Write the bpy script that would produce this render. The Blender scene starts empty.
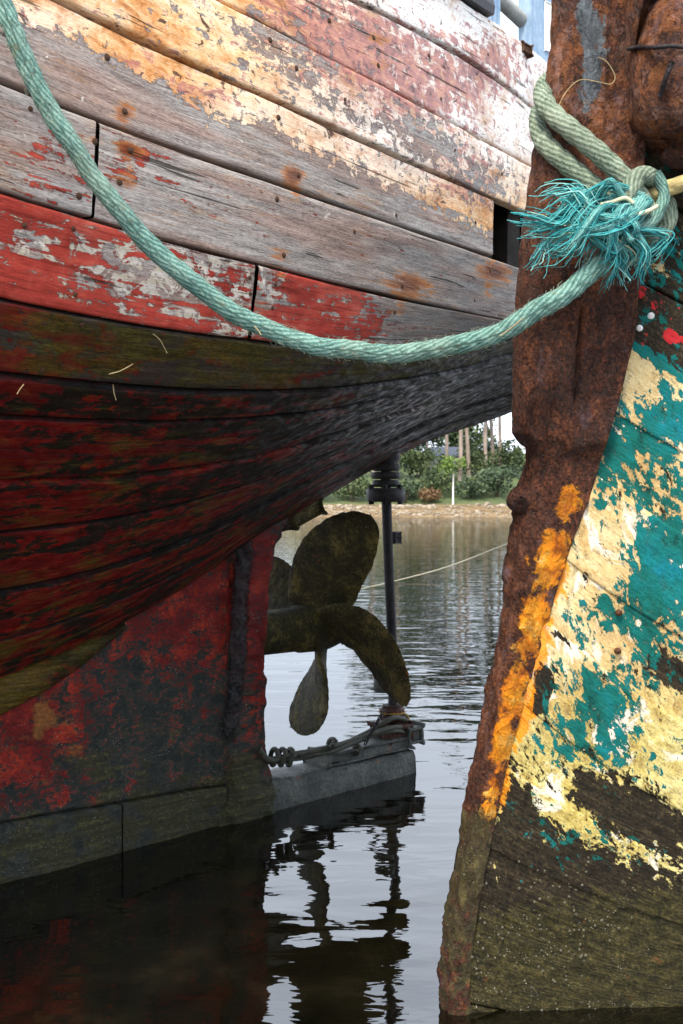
import bpy, bmesh, math, random
import numpy as np
from mathutils import Vector

random.seed(7); RNG = np.random.default_rng(7)
scene = bpy.context.scene
COL = scene.collection
R = math.radians

# ------------------------------------------------------------------ camera
FPX, CX, HY, CZ = 1000.0, 341.5, 505.0, 1.3      # focal length in pixels, centre column, horizon row, eye height
cam_d = bpy.data.cameras.new('camera'); cam = bpy.data.objects.new('camera', cam_d); COL.objects.link(cam)
cam.location = (0, 0, CZ); cam.rotation_euler = (R(90), 0, 0)
cam_d.sensor_fit = 'VERTICAL'; cam_d.sensor_height = 36.0; cam_d.lens = 36.0 * FPX / 1024.0
cam_d.shift_y = -7.0 / 1024.0; cam_d.clip_start = 0.05; cam_d.clip_end = 3000
cam_d.dof.use_dof = True; cam_d.dof.focus_distance = 2.9; cam_d.dof.aperture_fstop = 9.0
scene.camera = cam
scene.cycles.use_denoising = True
scene.cycles.max_bounces = 8
scene.cycles.sample_clamp_indirect = 6.0

# ------------------------------------------------------------------ sky and sun
SUN_EL, SUN_AZ = 52.0, 200.0        # azimuth clockwise from +Y: behind the viewer, a little to the left
w = bpy.data.worlds.new('World'); scene.world = w; w.use_nodes = True
wn = w.node_tree; bg = wn.nodes['Background']
sky = wn.nodes.new('ShaderNodeTexSky'); sky.sky_type = 'NISHITA'; sky.sun_disc = False
sky.sun_elevation = R(SUN_EL); sky.sun_rotation = R(SUN_AZ); sky.air_density = 1.0; sky.dust_density = 2.0
tc = wn.nodes.new('ShaderNodeTexCoord'); cmap = wn.nodes.new('ShaderNodeMapping'); cmap.inputs['Scale'].default_value = (1, 1, 2.2)
wn.links.new(tc.outputs['Generated'], cmap.inputs['Vector'])
cn = wn.nodes.new('ShaderNodeTexNoise'); cn.inputs['Scale'].default_value = 2.6; cn.inputs['Detail'].default_value = 7; cn.inputs['Roughness'].default_value = .55
wn.links.new(cmap.outputs[0], cn.inputs['Vector'])
cr = wn.nodes.new('ShaderNodeMapRange'); cr.interpolation_type = 'SMOOTHSTEP'
for k, v in (('From Min', .33), ('From Max', .62), ('To Min', .72), ('To Max', 1.0)): cr.inputs[k].default_value = v
wn.links.new(cn.outputs['Fac'], cr.inputs['Value'])
cm = wn.nodes.new('ShaderNodeMix'); cm.data_type = 'RGBA'
wn.links.new(cr.outputs[0], cm.inputs[0]); wn.links.new(sky.outputs[0], cm.inputs[6]); cm.inputs[7].default_value = (9.8, 10.8, 12.4, 1)
wn.links.new(cm.outputs[2], bg.inputs['Color']); bg.inputs['Strength'].default_value = 0.12

sun_d = bpy.data.lights.new('sun', 'SUN'); sun_d.energy = 3.8; sun_d.angle = R(13); sun_d.color = (1.0, .89, .74)
sun = bpy.data.objects.new('sun', sun_d); COL.objects.link(sun)
_az, _el = R(SUN_AZ), R(SUN_EL)
sun_dir = Vector((math.sin(_az) * math.cos(_el), math.cos(_az) * math.cos(_el), math.sin(_el)))
sun.rotation_euler = (-sun_dir).to_track_quat('-Z', 'Y').to_euler()

vs = scene.view_settings; vs.view_transform = 'Standard'; vs.look = 'None'; vs.gamma = 1.0; vs.use_curve_mapping = False
vs.exposure = 0.78

# ------------------------------------------------------------------ small helpers
def P(px, py, Y):                       # a point at depth Y that the photo shows at (px, py)
    return np.array([(px - CX) / FPX * Y, Y, CZ + (HY - py) / FPX * Y])
def proj(V):
    V = np.asarray(V); y = np.maximum(V[..., 1], .2)
    return CX + FPX * V[..., 0] / y, HY - FPX * (V[..., 2] - CZ) / y
def smooth(e0, e1, x):
    t = np.clip((x - e0) / (e1 - e0), 0, 1); return t * t * (3 - 2 * t)

def _hash(ix, iy, iz):
    h = (ix.astype(np.int64) * 374761393 + iy.astype(np.int64) * 668265263 + iz.astype(np.int64) * 2147483647) & 0xffffffff
    h = ((h ^ (h >> 13)) * 1274126177) & 0xffffffff
    return ((h ^ (h >> 16)) & 0xffff) / 65535.0
def vnoise(p):
    p = np.asarray(p, float); i = np.floor(p); f = p - i; f = f * f * (3 - 2 * f)
    ix, iy, iz = i[..., 0], i[..., 1], i[..., 2]; r = 0
    for dx in (0, 1):
        for dy in (0, 1):
            for dz in (0, 1):
                wgt = (f[..., 0] if dx else 1 - f[..., 0]) * (f[..., 1] if dy else 1 - f[..., 1]) * (f[..., 2] if dz else 1 - f[..., 2])
                r = r + wgt * _hash(ix + dx, iy + dy, iz + dz)
    return r
def fbm(p, octv=4, rough=.5):
    p = np.asarray(p, float); a, s, t = 1.0, 0.0, 0.0
    for k in range(octv):
        s = s + a * vnoise(p * (2 ** k) + 17.3 * k); t += a; a *= rough
    return s / t                        # 0..1

def link(name, me, mat=None, parent=None):
    o = bpy.data.objects.new(name, me); COL.objects.link(o)
    if mat is not None and me is not None: me.materials.append(mat)
    if parent is not None: o.parent = parent
    return o
def tag(o, label=None, cat=None, group=None, kind=None):
    for k, v in (('label', label), ('category', cat), ('group', group), ('kind', kind)):
        if v: o[k] = v
    return o
def mesh_raw(name, V, Fc, mat=None, parent=None, sm=True, uv=None, attrs=None):
    V = np.asarray(V, float).reshape(-1, 3)
    me = bpy.data.meshes.new(name); me.from_pydata(V.tolist(), [], [list(map(int, f)) for f in Fc])
    me.polygons.foreach_set('use_smooth', [sm] * len(me.polygons))
    if uv is not None:
        ul = me.uv_layers.new(name='uv'); idx = np.empty(len(me.loops), np.int32); me.loops.foreach_get('vertex_index', idx)
        ul.data.foreach_set('uv', np.asarray(uv, np.float32).reshape(-1, 2)[idx].ravel())
    for k, a in (attrs or {}).items():
        at = me.attributes.new(k, 'FLOAT', 'POINT'); at.data.foreach_set('value', np.asarray(a, np.float32).ravel())
    me.validate(); me.update()
    return link(name, me, mat, parent)
def grid_faces(nu, nv, cu=False, cv=False):
    i = np.arange(nu if cu else nu - 1); j = np.arange(nv if cv else nv - 1); I, J = np.meshgrid(i, j, indexing='ij')
    I2, J2 = (I + 1) % nu, (J + 1) % nv
    return np.stack([I * nv + J, I2 * nv + J, I2 * nv + J2, I * nv + J2], -1).reshape(-1, 4)
def grid(name, V, mat, parent=None, uv=None, attrs=None, cv=False, cu=False, flip=False, caps=False, sm=True):
    nu, nv = V.shape[:2]; Fc = grid_faces(nu, nv, cu, cv)
    if flip: Fc = Fc[:, ::-1]
    Fc = Fc.tolist()
    if caps:
        a, b = list(range(nv)), list(range((nu - 1) * nv, nu * nv))
        Fc += [a[::-1] if not flip else a, b if not flip else b[::-1]]
    return mesh_raw(name, V, Fc, mat, parent, sm, uv, attrs)
def box(name, cx, hx, mat, parent=None, ax=((1,0,0),(0,1,0),(0,0,1)), bev=.008, taper=None, jit=0.0, seg=2):
    """box round cx with half sizes hx along axes ax, edges bevelled"""
    bm = bmesh.new(); bmesh.ops.create_cube(bm, size=2)
    A = [np.array(a, float) for a in ax]
    for v in bm.verts:
        c = np.array(v.co); q = np.array(cx, float)
        t = taper(c) if taper else c
        for k in range(3): q = q + A[k] * hx[k] * t[k]
        v.co = q
    bmesh.ops.bevel(bm, geom=bm.edges[:], offset=bev, segments=seg, affect='EDGES', clamp_overlap=True)
    if jit:
        bmesh.ops.subdivide_edges(bm, edges=bm.edges[:], cuts=4, use_grid_fill=True)
        pts = np.array([v.co[:] for v in bm.verts]); nn = fbm(pts * 18, 3) - .5
        bm.normal_update()
        for v, k in zip(bm.verts, nn): v.co += v.normal * float(k) * jit
    bmesh.ops.recalc_face_normals(bm, faces=bm.faces[:])
    me = bpy.data.meshes.new(name); bm.to_mesh(me); bm.free()
    me.polygons.foreach_set('use_smooth', [bool(jit)] * len(me.polygons))
    return link(name, me, mat, parent)
def empty(name, loc, label=None, cat=None, group=None, kind=None):
    o = bpy.data.objects.new(name, None); COL.objects.link(o); o.location = loc; o.empty_display_size = .2
    return tag(o, label, cat, group, kind)
def adopt(o, root):                    # world-space mesh under an Empty that stands elsewhere
    o.parent = root; o.matrix_parent_inverse = ROOTINV[root.name]; return o
ROOTINV = {}
def root(name, loc, label, cat, group=None):
    e = empty(name, loc, label, cat, group); bpy.context.view_layer.update(); ROOTINV[e.name] = e.matrix_world.inverted(); return e
def cr_path(pts, n):
    pts = np.asarray(pts, float); q = np.vstack([2 * pts[0] - pts[1], pts, 2 * pts[-1] - pts[-2]])
    out = []
    for t in np.linspace(0, len(pts) - 1, n):
        i = min(int(t), len(pts) - 2); u = t - i; p0, p1, p2, p3 = q[i:i + 4]
        out.append(.5 * ((2 * p1) + (-p0 + p2) * u + (2 * p0 - 5 * p1 + 4 * p2 - p3) * u * u + (-p0 + 3 * p1 - 3 * p2 + p3) * u ** 3))
    return np.array(out)
def tube_arrays(path, rad, nseg=12, lobes=0, lay=.12, depth=.12, phase=0.):
    path = np.asarray(path, float); n = len(path); rad = np.broadcast_to(np.asarray(rad, float), (n,))
    T = np.gradient(path, axis=0); T /= np.linalg.norm(T, axis=1)[:, None] + 1e-12
    up = np.array([0, 0, 1.]) if abs(T[0][2]) < .9 else np.array([1., 0, 0])
    N = np.cross(T[0], up); N /= np.linalg.norm(N); Ns = [N]
    for i in range(1, n):
        N = N - T[i] * np.dot(N, T[i]); N /= np.linalg.norm(N); Ns.append(N)
    Ns = np.array(Ns); B = np.cross(T, Ns)
    L = np.concatenate([[0], np.cumsum(np.linalg.norm(np.diff(path, axis=0), axis=1))])
    th = np.linspace(0, 2 * np.pi, nseg, endpoint=False)
    rr = np.ones((n, nseg))
    if lobes:
        ph = lobes * (th[None] - 2 * np.pi * L[:, None] / (lay * 1.0)) / 2 + phase
        rr = 1 - depth + depth * np.abs(np.cos(ph)) ** .6
    V = path[:, None] + rad[:, None, None] * rr[..., None] * (np.cos(th)[None, :, None] * Ns[:, None] + np.sin(th)[None, :, None] * B[:, None])
    uv = np.stack([np.broadcast_to(L[:, None], (n, nseg)), np.broadcast_to((th / (2 * np.pi))[None], (n, nseg))], -1)
    return V, uv
def tube(name, path, rad, mat, parent=None, nseg=12, lobes=0, lay=.12, depth=.12, attrs=None, phase=0.):
    V, uv = tube_arrays(path, rad, nseg, lobes, lay, depth, phase)
    return grid(name, V, mat, parent, uv=uv, cv=True, caps=True, flip=False, attrs=attrs)
def lathe(name, prof, mat, parent, origin, axis, nseg=24, jit=0.):
    """prof: (along, radius) pairs round an axis"""
    axis = np.array(axis, float); axis /= np.linalg.norm(axis)
    up = np.array([0, 0, 1.]) if abs(axis[2]) < .9 else np.array([1., 0, 0])
    N = np.cross(axis, up); N /= np.linalg.norm(N); B = np.cross(axis, N); th = np.linspace(0, 2 * np.pi, nseg, endpoint=False)
    V = np.array([[np.array(origin) + axis * a + r * (math.cos(t) * N + math.sin(t) * B) for t in th] for a, r in prof])
    if jit:
        c = np.array(origin) + axis * np.array([a for a, r in prof])[:, None]
        dirv = V - c[:, None]; V = V + dirv / (np.linalg.norm(dirv, axis=-1, keepdims=True) + 1e-9) * ((fbm(V * 40, 3) - .5) * jit)[..., None]
    return grid(name, V, mat, parent, cv=True, caps=True, flip=True)
def many(name, items, mat, parent=None, sm=True, attrs=None):
    """join several (V, F) lists into one mesh"""
    VV, FF, o = [], [], 0
    for V, Fc in items:
        V = np.asarray(V).reshape(-1, 3); VV.append(V); FF += [[int(i) + o for i in f] for f in Fc]; o += len(V)
    return mesh_raw(name, np.vstack(VV), FF, mat, parent, sm, attrs=attrs)

# ------------------------------------------------------------------ shader helpers
class Mat:
    def __init__(s, name):
        s.m = bpy.data.materials.new(name); s.m.use_nodes = True; s.nt = s.m.node_tree; s.b = s.nt.nodes['Principled BSDF']
    def node(s, t, **props):
        n = s.nt.nodes.new(t)
        for k, v in props.items(): setattr(n, k, v)
        return n
    def put(s, sock, v):
        if isinstance(v, bpy.types.NodeSocket): s.nt.links.new(v, sock)
        elif v is not None:
            if sock.type == 'RGBA' and len(v) == 3: v = (*v, 1)
            sock.default_value = v
    def attr(s, n): return s.node('ShaderNodeAttribute', attribute_name=n).outputs['Fac']
    def uv(s): return s.node('ShaderNodeUVMap', uv_map='uv').outputs[0]
    def obj(s): return s.node('ShaderNodeTexCoord').outputs['Object']
    def map(s, v, sc=(1, 1, 1), loc=(0, 0, 0), rot=(0, 0, 0)):
        n = s.node('ShaderNodeMapping'); s.put(n.inputs[0], v); n.inputs['Scale'].default_value = sc; n.inputs['Location'].default_value = loc; n.inputs['Rotation'].default_value = rot
        return n.outputs[0]
    def noise(s, v, sc=1., det=6., ro=.55, di=0.):
        n = s.node('ShaderNodeTexNoise'); s.put(n.inputs['Vector'], v)
        for k, x in (('Scale', sc), ('Detail', det), ('Roughness', ro), ('Distortion', di)): n.inputs[k].default_value = x
        return n.outputs['Fac']
    def voro(s, v, sc=1., out='Distance', feature='F1', rnd=1.):
        n = s.node('ShaderNodeTexVoronoi', feature=feature); s.put(n.inputs['Vector'], v); n.inputs['Scale'].default_value = sc; n.inputs['Randomness'].default_value = rnd
        return n.outputs[out]
    def math(s, op, a, b=0.0, c=None, clamp=False):
        n = s.node('ShaderNodeMath', operation=op, use_clamp=clamp); s.put(n.inputs[0], a); s.put(n.inputs[1], b)
        if c is not None: s.put(n.inputs[2], c)
        return n.outputs[0]
    def boost(s, x, k): return s.math('ADD', .5, s.math('MULTIPLY', s.math('SUBTRACT', x, .5), k))
    def mul(s, a, b): return s.math('MULTIPLY', a, b)
    def add(s, a, b): return s.math('ADD', a, b)
    def sub(s, a, b): return s.math('SUBTRACT', a, b)
    def lerp(s, a, b, t): return s.add(s.mul(a, 1 - t), s.mul(b, t))
    def step(s, x, lo, hi, a=0., b=1.):
        n = s.node('ShaderNodeMapRange', interpolation_type='SMOOTHSTEP'); s.put(n.inputs[0], x); s.put(n.inputs[1], lo); s.put(n.inputs[2], hi); s.put(n.inputs[3], a); s.put(n.inputs[4], b)
        return n.outputs[0]
    def ramp(s, f, stops):
        n = s.node('ShaderNodeValToRGB'); s.put(n.inputs[0], f); e = n.color_ramp.elements
        while len(e) < len(stops): e.new(.5)
        for k, (p, c) in enumerate(stops): e[k].position = p; e[k].color = (*c, 1)
        return n.outputs[0]
    def mix(s, f, a, b, mode='MIX'):
        n = s.node('ShaderNodeMix', data_type='RGBA', blend_type=mode); s.put(n.inputs[0], f); s.put(n.inputs[6], a); s.put(n.inputs[7], b)
        return n.outputs[2]
    def bump(s, h, dist=.003, strength=1., nrm=None):
        n = s.node('ShaderNodeBump'); s.put(n.inputs['Height'], h); n.inputs['Distance'].default_value = dist; n.inputs['Strength'].default_value = strength
        if nrm is not None: s.put(n.inputs['Normal'], nrm)
        return n.outputs[0]
    def out(s, col, rough=.8, nrm=None, spec=None, metal=None):
        s.put(s.b.inputs['Base Color'], col); s.put(s.b.inputs['Roughness'], rough)
        if nrm is not None: s.put(s.b.inputs['Normal'], nrm)
        if spec is not None: s.put(s.b.inputs['Specular IOR Level'], spec)
        if metal is not None: s.put(s.b.inputs['Metallic'], metal)
        return s.m
def simple(name, c0, c1, sc=20., rough=.8, dist=.002, det=6, stretch=(1, 1, 1)):
    m = Mat(name); v = m.map(m.obj(), stretch); n = m.noise(v, sc, det, .6); f = m.noise(v, sc * 5, 4, .6)
    return m.out(m.ramp(m.lerp(n, f, .35), [(.3, c0), (.7, c1)]), rough, m.bump(m.lerp(n, f, .5), dist), spec=.25)

# ---- painted, weathered planking of the red boat (masks are per-vertex paint / wear amounts, plus painted underside shade and sheen)
def planking():
    m = Mat('weathered_planking'); uv = m.uv()
    g1 = m.noise(m.map(uv, (5, 85, 1)), 1, 7, .62, .3); g2 = m.noise(m.map(uv, (22, 420, 1)), 1, 4, .6)
    gw = m.noise(m.map(uv, (1.6, 16, 1)), 1, 4, .5)
    big = m.noise(m.map(uv, (20, 27, 1)), 1, 12, .72, .5)
    big2 = m.noise(m.map(uv, (17, 25, 1), (31, 7, 0)), 1, 12, .72, .6)
    stk = m.noise(m.map(uv, (5, 58, 1), (5, 3, 0)), 1, 10, .70, .5)
    med = m.noise(m.map(uv, (3.2, 4.5, 1), (11, 2, 0)), 1, 5, .55)
    uw = m.noise(m.map(uv, (4.5, 15, 1), (8, 2, 0)), 1, 11, .66, .5); uw2 = m.noise(m.map(uv, (6.0, 20, 1), (1, 12, 0)), 1, 11, .68, .5)
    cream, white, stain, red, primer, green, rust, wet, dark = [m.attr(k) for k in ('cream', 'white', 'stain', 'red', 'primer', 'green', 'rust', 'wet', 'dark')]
    pit = m.noise(m.map(uv, (70, 260, 1), (2, 2, 0)), 1, 4, .7)
    grain = m.add(.5, m.mul(m.sub(m.lerp(m.lerp(g1, g2, .45), pit, .35), .5), 1.45))
    wood = m.ramp(grain, [(.25, (.045, .034, .030)), (.41, (.20, .17, .155)), (.56, (.38, .345, .32)), (.74, (.56, .52, .47))])
    wood = m.mix(m.step(gw, .42, .62, 0, .6), wood, m.ramp(grain, [(.3, (.10, .045, .032)), (.65, (.42, .26, .20))]))
    wood = m.mix(m.step(m.lerp(med, stk, .5), .53, .64, 0, .55), wood, m.ramp(grain, [(.3, (.16, .065, .025)), (.65, (.50, .27, .11))]))
    wet_shaded = m.ramp(m.lerp(grain, uw, .4), [(.3, (.003, .002, .001)), (.5, (.011, .007, .004)), (.72, (.040, .022, .014))])  # wet-stained wood, darkened further to carry the underside's shade
    wood = m.mix(dark, wood, wet_shaded)
    # cream paint
    cn_ = m.lerp(big, stk, .3); ct = m.add(cream, m.mul(m.sub(cn_, .5), 3.0)); cmask = m.step(ct, .47, .53)
    mb = m.add(.5, m.mul(m.sub(m.lerp(med, big2, .55), .5), 1.6))
    cc = m.ramp(mb, [(.30, (.26, .08, .028)), (.41, (.58, .26, .09)), (.53, (.79, .50, .26)), (.70, (.87, .74, .56))])
    cw = m.ramp(mb, [(.32, (.55, .34, .22)), (.48, (.84, .79, .73)), (.7, (.90, .87, .83))])
    ccol = m.mix(white, cc, cw)
    crackle = m.step(m.noise(m.map(uv, (60, 110, 1)), 1, 5, .7), .36, .44, .0, 1)
    ccol = m.mix(m.mul(m.sub(1., crackle), .55), ccol, (.30, .19, .12))
    st = m.step(m.add(stain, m.mul(m.sub(m.lerp(big2, stk, .35), .5), 2.4)), .46, .62)
    ccol = m.mix(m.mul(st, .85), ccol, m.ramp(big, [(.36, (.13, .045, .05)), (.5, (.36, .12, .11)), (.62, (.50, .22, .13)), (.72, (.40, .30, .30))]))
    spt = m.step(m.noise(m.map(uv, (16, 26, 1), (21, 4, 0)), 1, 7, .62, .5), .635, .665)
    ccol = m.mix(m.mul(spt, .9), ccol, m.ramp(big, [(.4, (.018, .012, .012)), (.6, (.10, .055, .05))]))
    hole = m.sub(m.step(ct, .38, .47), cmask)
    col = m.mix(m.mul(hole, .55), wood, (.16, .17, .20)); col = m.mix(cmask, col, ccol)
    # red paint over pale primer; the same mask paints sheen on the underside
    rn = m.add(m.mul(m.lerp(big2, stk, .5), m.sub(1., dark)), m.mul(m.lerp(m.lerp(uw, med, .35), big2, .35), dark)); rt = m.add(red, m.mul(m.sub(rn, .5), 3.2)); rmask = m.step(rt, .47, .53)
    pn = m.noise(m.map(uv, (16, 20, 1), (3, 17, 0)), 1, 8, .65, .6)
    primer_sheen = m.step(m.add(primer, m.mul(m.sub(pn, .5), 2.8)), .46, .54)
    col = m.mix(primer_sheen, col, m.mix(dark, m.ramp(stk, [(.35, (.42, .36, .26)), (.55, (.60, .56, .50)), (.7, (.72, .69, .63))]), m.ramp(stk, [(.35, (.07, .035, .03)), (.6, (.22, .13, .12))])))  # second ramp: underside flakes that paint a wet sheen as colour
    rc = m.ramp(m.lerp(big, med, .5), [(.32, (.20, .020, .014)), (.5, (.38, .052, .036)), (.66, (.54, .13, .09))])
    rc = m.mix(dark, rc, m.ramp(m.lerp(m.lerp(uw2, big, .35), g1, .2), [(.36, (.024, .001, .001)), (.5, (.090, .003, .002)), (.64, (.27, .009, .006))]))  # deeper red where underside shade is put into the paint colour
    rc = m.mix(m.step(g1, .36, .50, .5, 0), rc, (.10, .012, .010))
    col = m.mix(rmask, col, rc)
    # green slime
    gt = m.add(green, m.mul(m.sub(m.lerp(uw2, med, .4), .5), 2.2)); gm = m.step(gt, .42, .72)
    gc = m.ramp(grain, [(.3, (.008, .007, .001)), (.5, (.042, .034, .005)), (.7, (.14, .108, .018))])
    col = m.mix(m.mul(gm, .9), col, gc)
    # rust round the fastenings
    ru = m.add(rust, m.mul(m.sub(m.lerp(big, stk, .7), .5), 4.2)); rm = m.mul(m.step(ru, .28, .75), m.step(rust, .06, .55))
    col = m.mix(m.mul(rm, .85), col, m.ramp(m.lerp(rust, ru, .35), [(.3, (.52, .30, .11)), (.55, (.42, .16, .05)), (.85, (.16, .05, .02)), (1., (.06, .02, .01))]))
    # fine weather cracks along the grain
    crk = m.step(m.noise(m.map(uv, (2.2, 60, 1), (9, 4, 0)), 1, 3, .5, .6), .30, .345, 1, 0)
    col = m.mix(m.mul(crk, .75), col, (.02, .015, .012))
    sm_ = m.attr('seam'); col = m.mix(m.mul(m.step(m.add(sm_, m.mul(m.sub(uw2, .5), 1.2)), .35, .75), .93), col, (.004, .003, .003))
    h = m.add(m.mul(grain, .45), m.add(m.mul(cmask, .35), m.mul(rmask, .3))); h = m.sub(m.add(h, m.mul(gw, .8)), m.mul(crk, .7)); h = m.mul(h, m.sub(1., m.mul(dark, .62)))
    wr = m.mul(wet, m.step(m.lerp(pn, big, .5), .40, .62)); rough = m.step(wr, 0, 1, .72, .30)
    return m.out(col, rough, m.bump(h, .008, 1.), spec=m.add(.07, m.mul(wr, .26)))
M_PLANK = planking()

# ---- rust
def rusty(name, uvn=True):
    m = Mat(name); v = m.obj(); a = m.noise(v, 12, 11, .70, .5); b = m.noise(m.map(v, (1, 1, .6)), 38, 9, .74, .4); c = m.noise(v, 140, 5, .7)
    lum, org, alg, blu = [m.attr(k) for k in ('tone', 'orange', 'green', 'bare')]
    col = m.ramp(m.boost(m.lerp(m.lerp(a, b, .55), c, .4), 1.45), [(.32, (.007, .003, .002)), (.44, (.034, .010, .005)), (.53, (.105, .030, .012)), (.62, (.22, .072, .026)), (.75, (.38, .20, .12))])
    col = m.mix(m.step(m.add(m.noise(v, 24, 9, .74, .6), m.mul(lum, .30)), .58, .74, 0, .65), col, (.33, .115, .032))
    col = m.mix(m.mul(m.step(m.noise(m.map(v, (1, 1, 1), (7, 1, 3)), 30, 8, .7, .4), .50, .62, 0, .8), m.math('MAXIMUM', lum, 0.)), col, (.42, .24, .20))
    col = m.mix(m.step(m.noise(m.map(v, (1, 1, .6), (4, 4, 4)), 17, 6, .7), .56, .70, 0, .6), col, (.16, .105, .12))
    bm_ = m.step(m.add(blu, m.mul(m.sub(b, .5), 1.8)), .45, .58)
    col = m.mix(bm_, col, m.ramp(m.noise(m.map(v, (1, 1, .3)), 40, 6, .6), [(.35, (.05, .06, .07)), (.6, (.17, .20, .23)), (.75, (.34, .27, .20))]))
    om = m.step(m.add(org, m.mul(m.sub(m.lerp(m.noise(v, 26, 11, .72, .5), a, .3),   .5), 4.2)), .40, .66)
    col = m.mix(om, col, m.ramp(m.noise(v, 16, 8, .65), [(.36, (.28, .06, .003)), (.46, (.78, .22, .003)), (.58, (.88, .34, .008)), (.70, (.85, .56, .16))]))
    gm = m.step(m.add(alg, m.mul(m.sub(m.noise(v, 19, 8, .65), .5), 1.9)), .42, .62)
    col = m.mix(m.mul(gm, .88), col, m.ramp(b, [(.32, (.018, .016, .007)), (.52, (.075, .066, .022)), (.7, (.17, .15, .055))]))
    sp = m.mul(m.step(m.voro(v, 130, rnd=1), .10, .20, 1, 0), m.mul(m.step(m.noise(v, 9, 4), .50, .60), m.step(alg, .25, .6)))
    col = m.mix(sp, col, (.42, .42, .34))
    fl_ = m.step(m.noise(m.map(v, (1, 1, .55), (9, 9, 9)), 30, 6, .65, .8), .42, .58)
    col = m.mix(m.mul(fl_, m.math('SUBTRACT', .5, m.mul(lum, .7), clamp=True)), col, m.ramp(c, [(.35, (.012, .007, .006)), (.65, (.06, .03, .022))]))
    lay = m.math('SNAP', m.mul(m.noise(m.map(v, (1, 1, .5), (2, 5, 1)), 32, 7, .62, .7), 1.), .055)
    h = m.add(m.add(m.mul(a, .4), m.mul(b, .55)), m.add(m.mul(c, .8), m.sub(m.mul(om, .3), m.mul(fl_, .5)))); h = m.add(h, m.mul(lay, 2.2))
    return m.out(col, m.step(b, .38, .62, .36, .8), m.bump(h, .016, 1.), spec=.3)
M_RUST = rusty('rusted_iron')
RATT = ('tone', 'orange', 'green', 'bare')
def zeros(n): return {k: np.zeros(n) for k in RATT}

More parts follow.
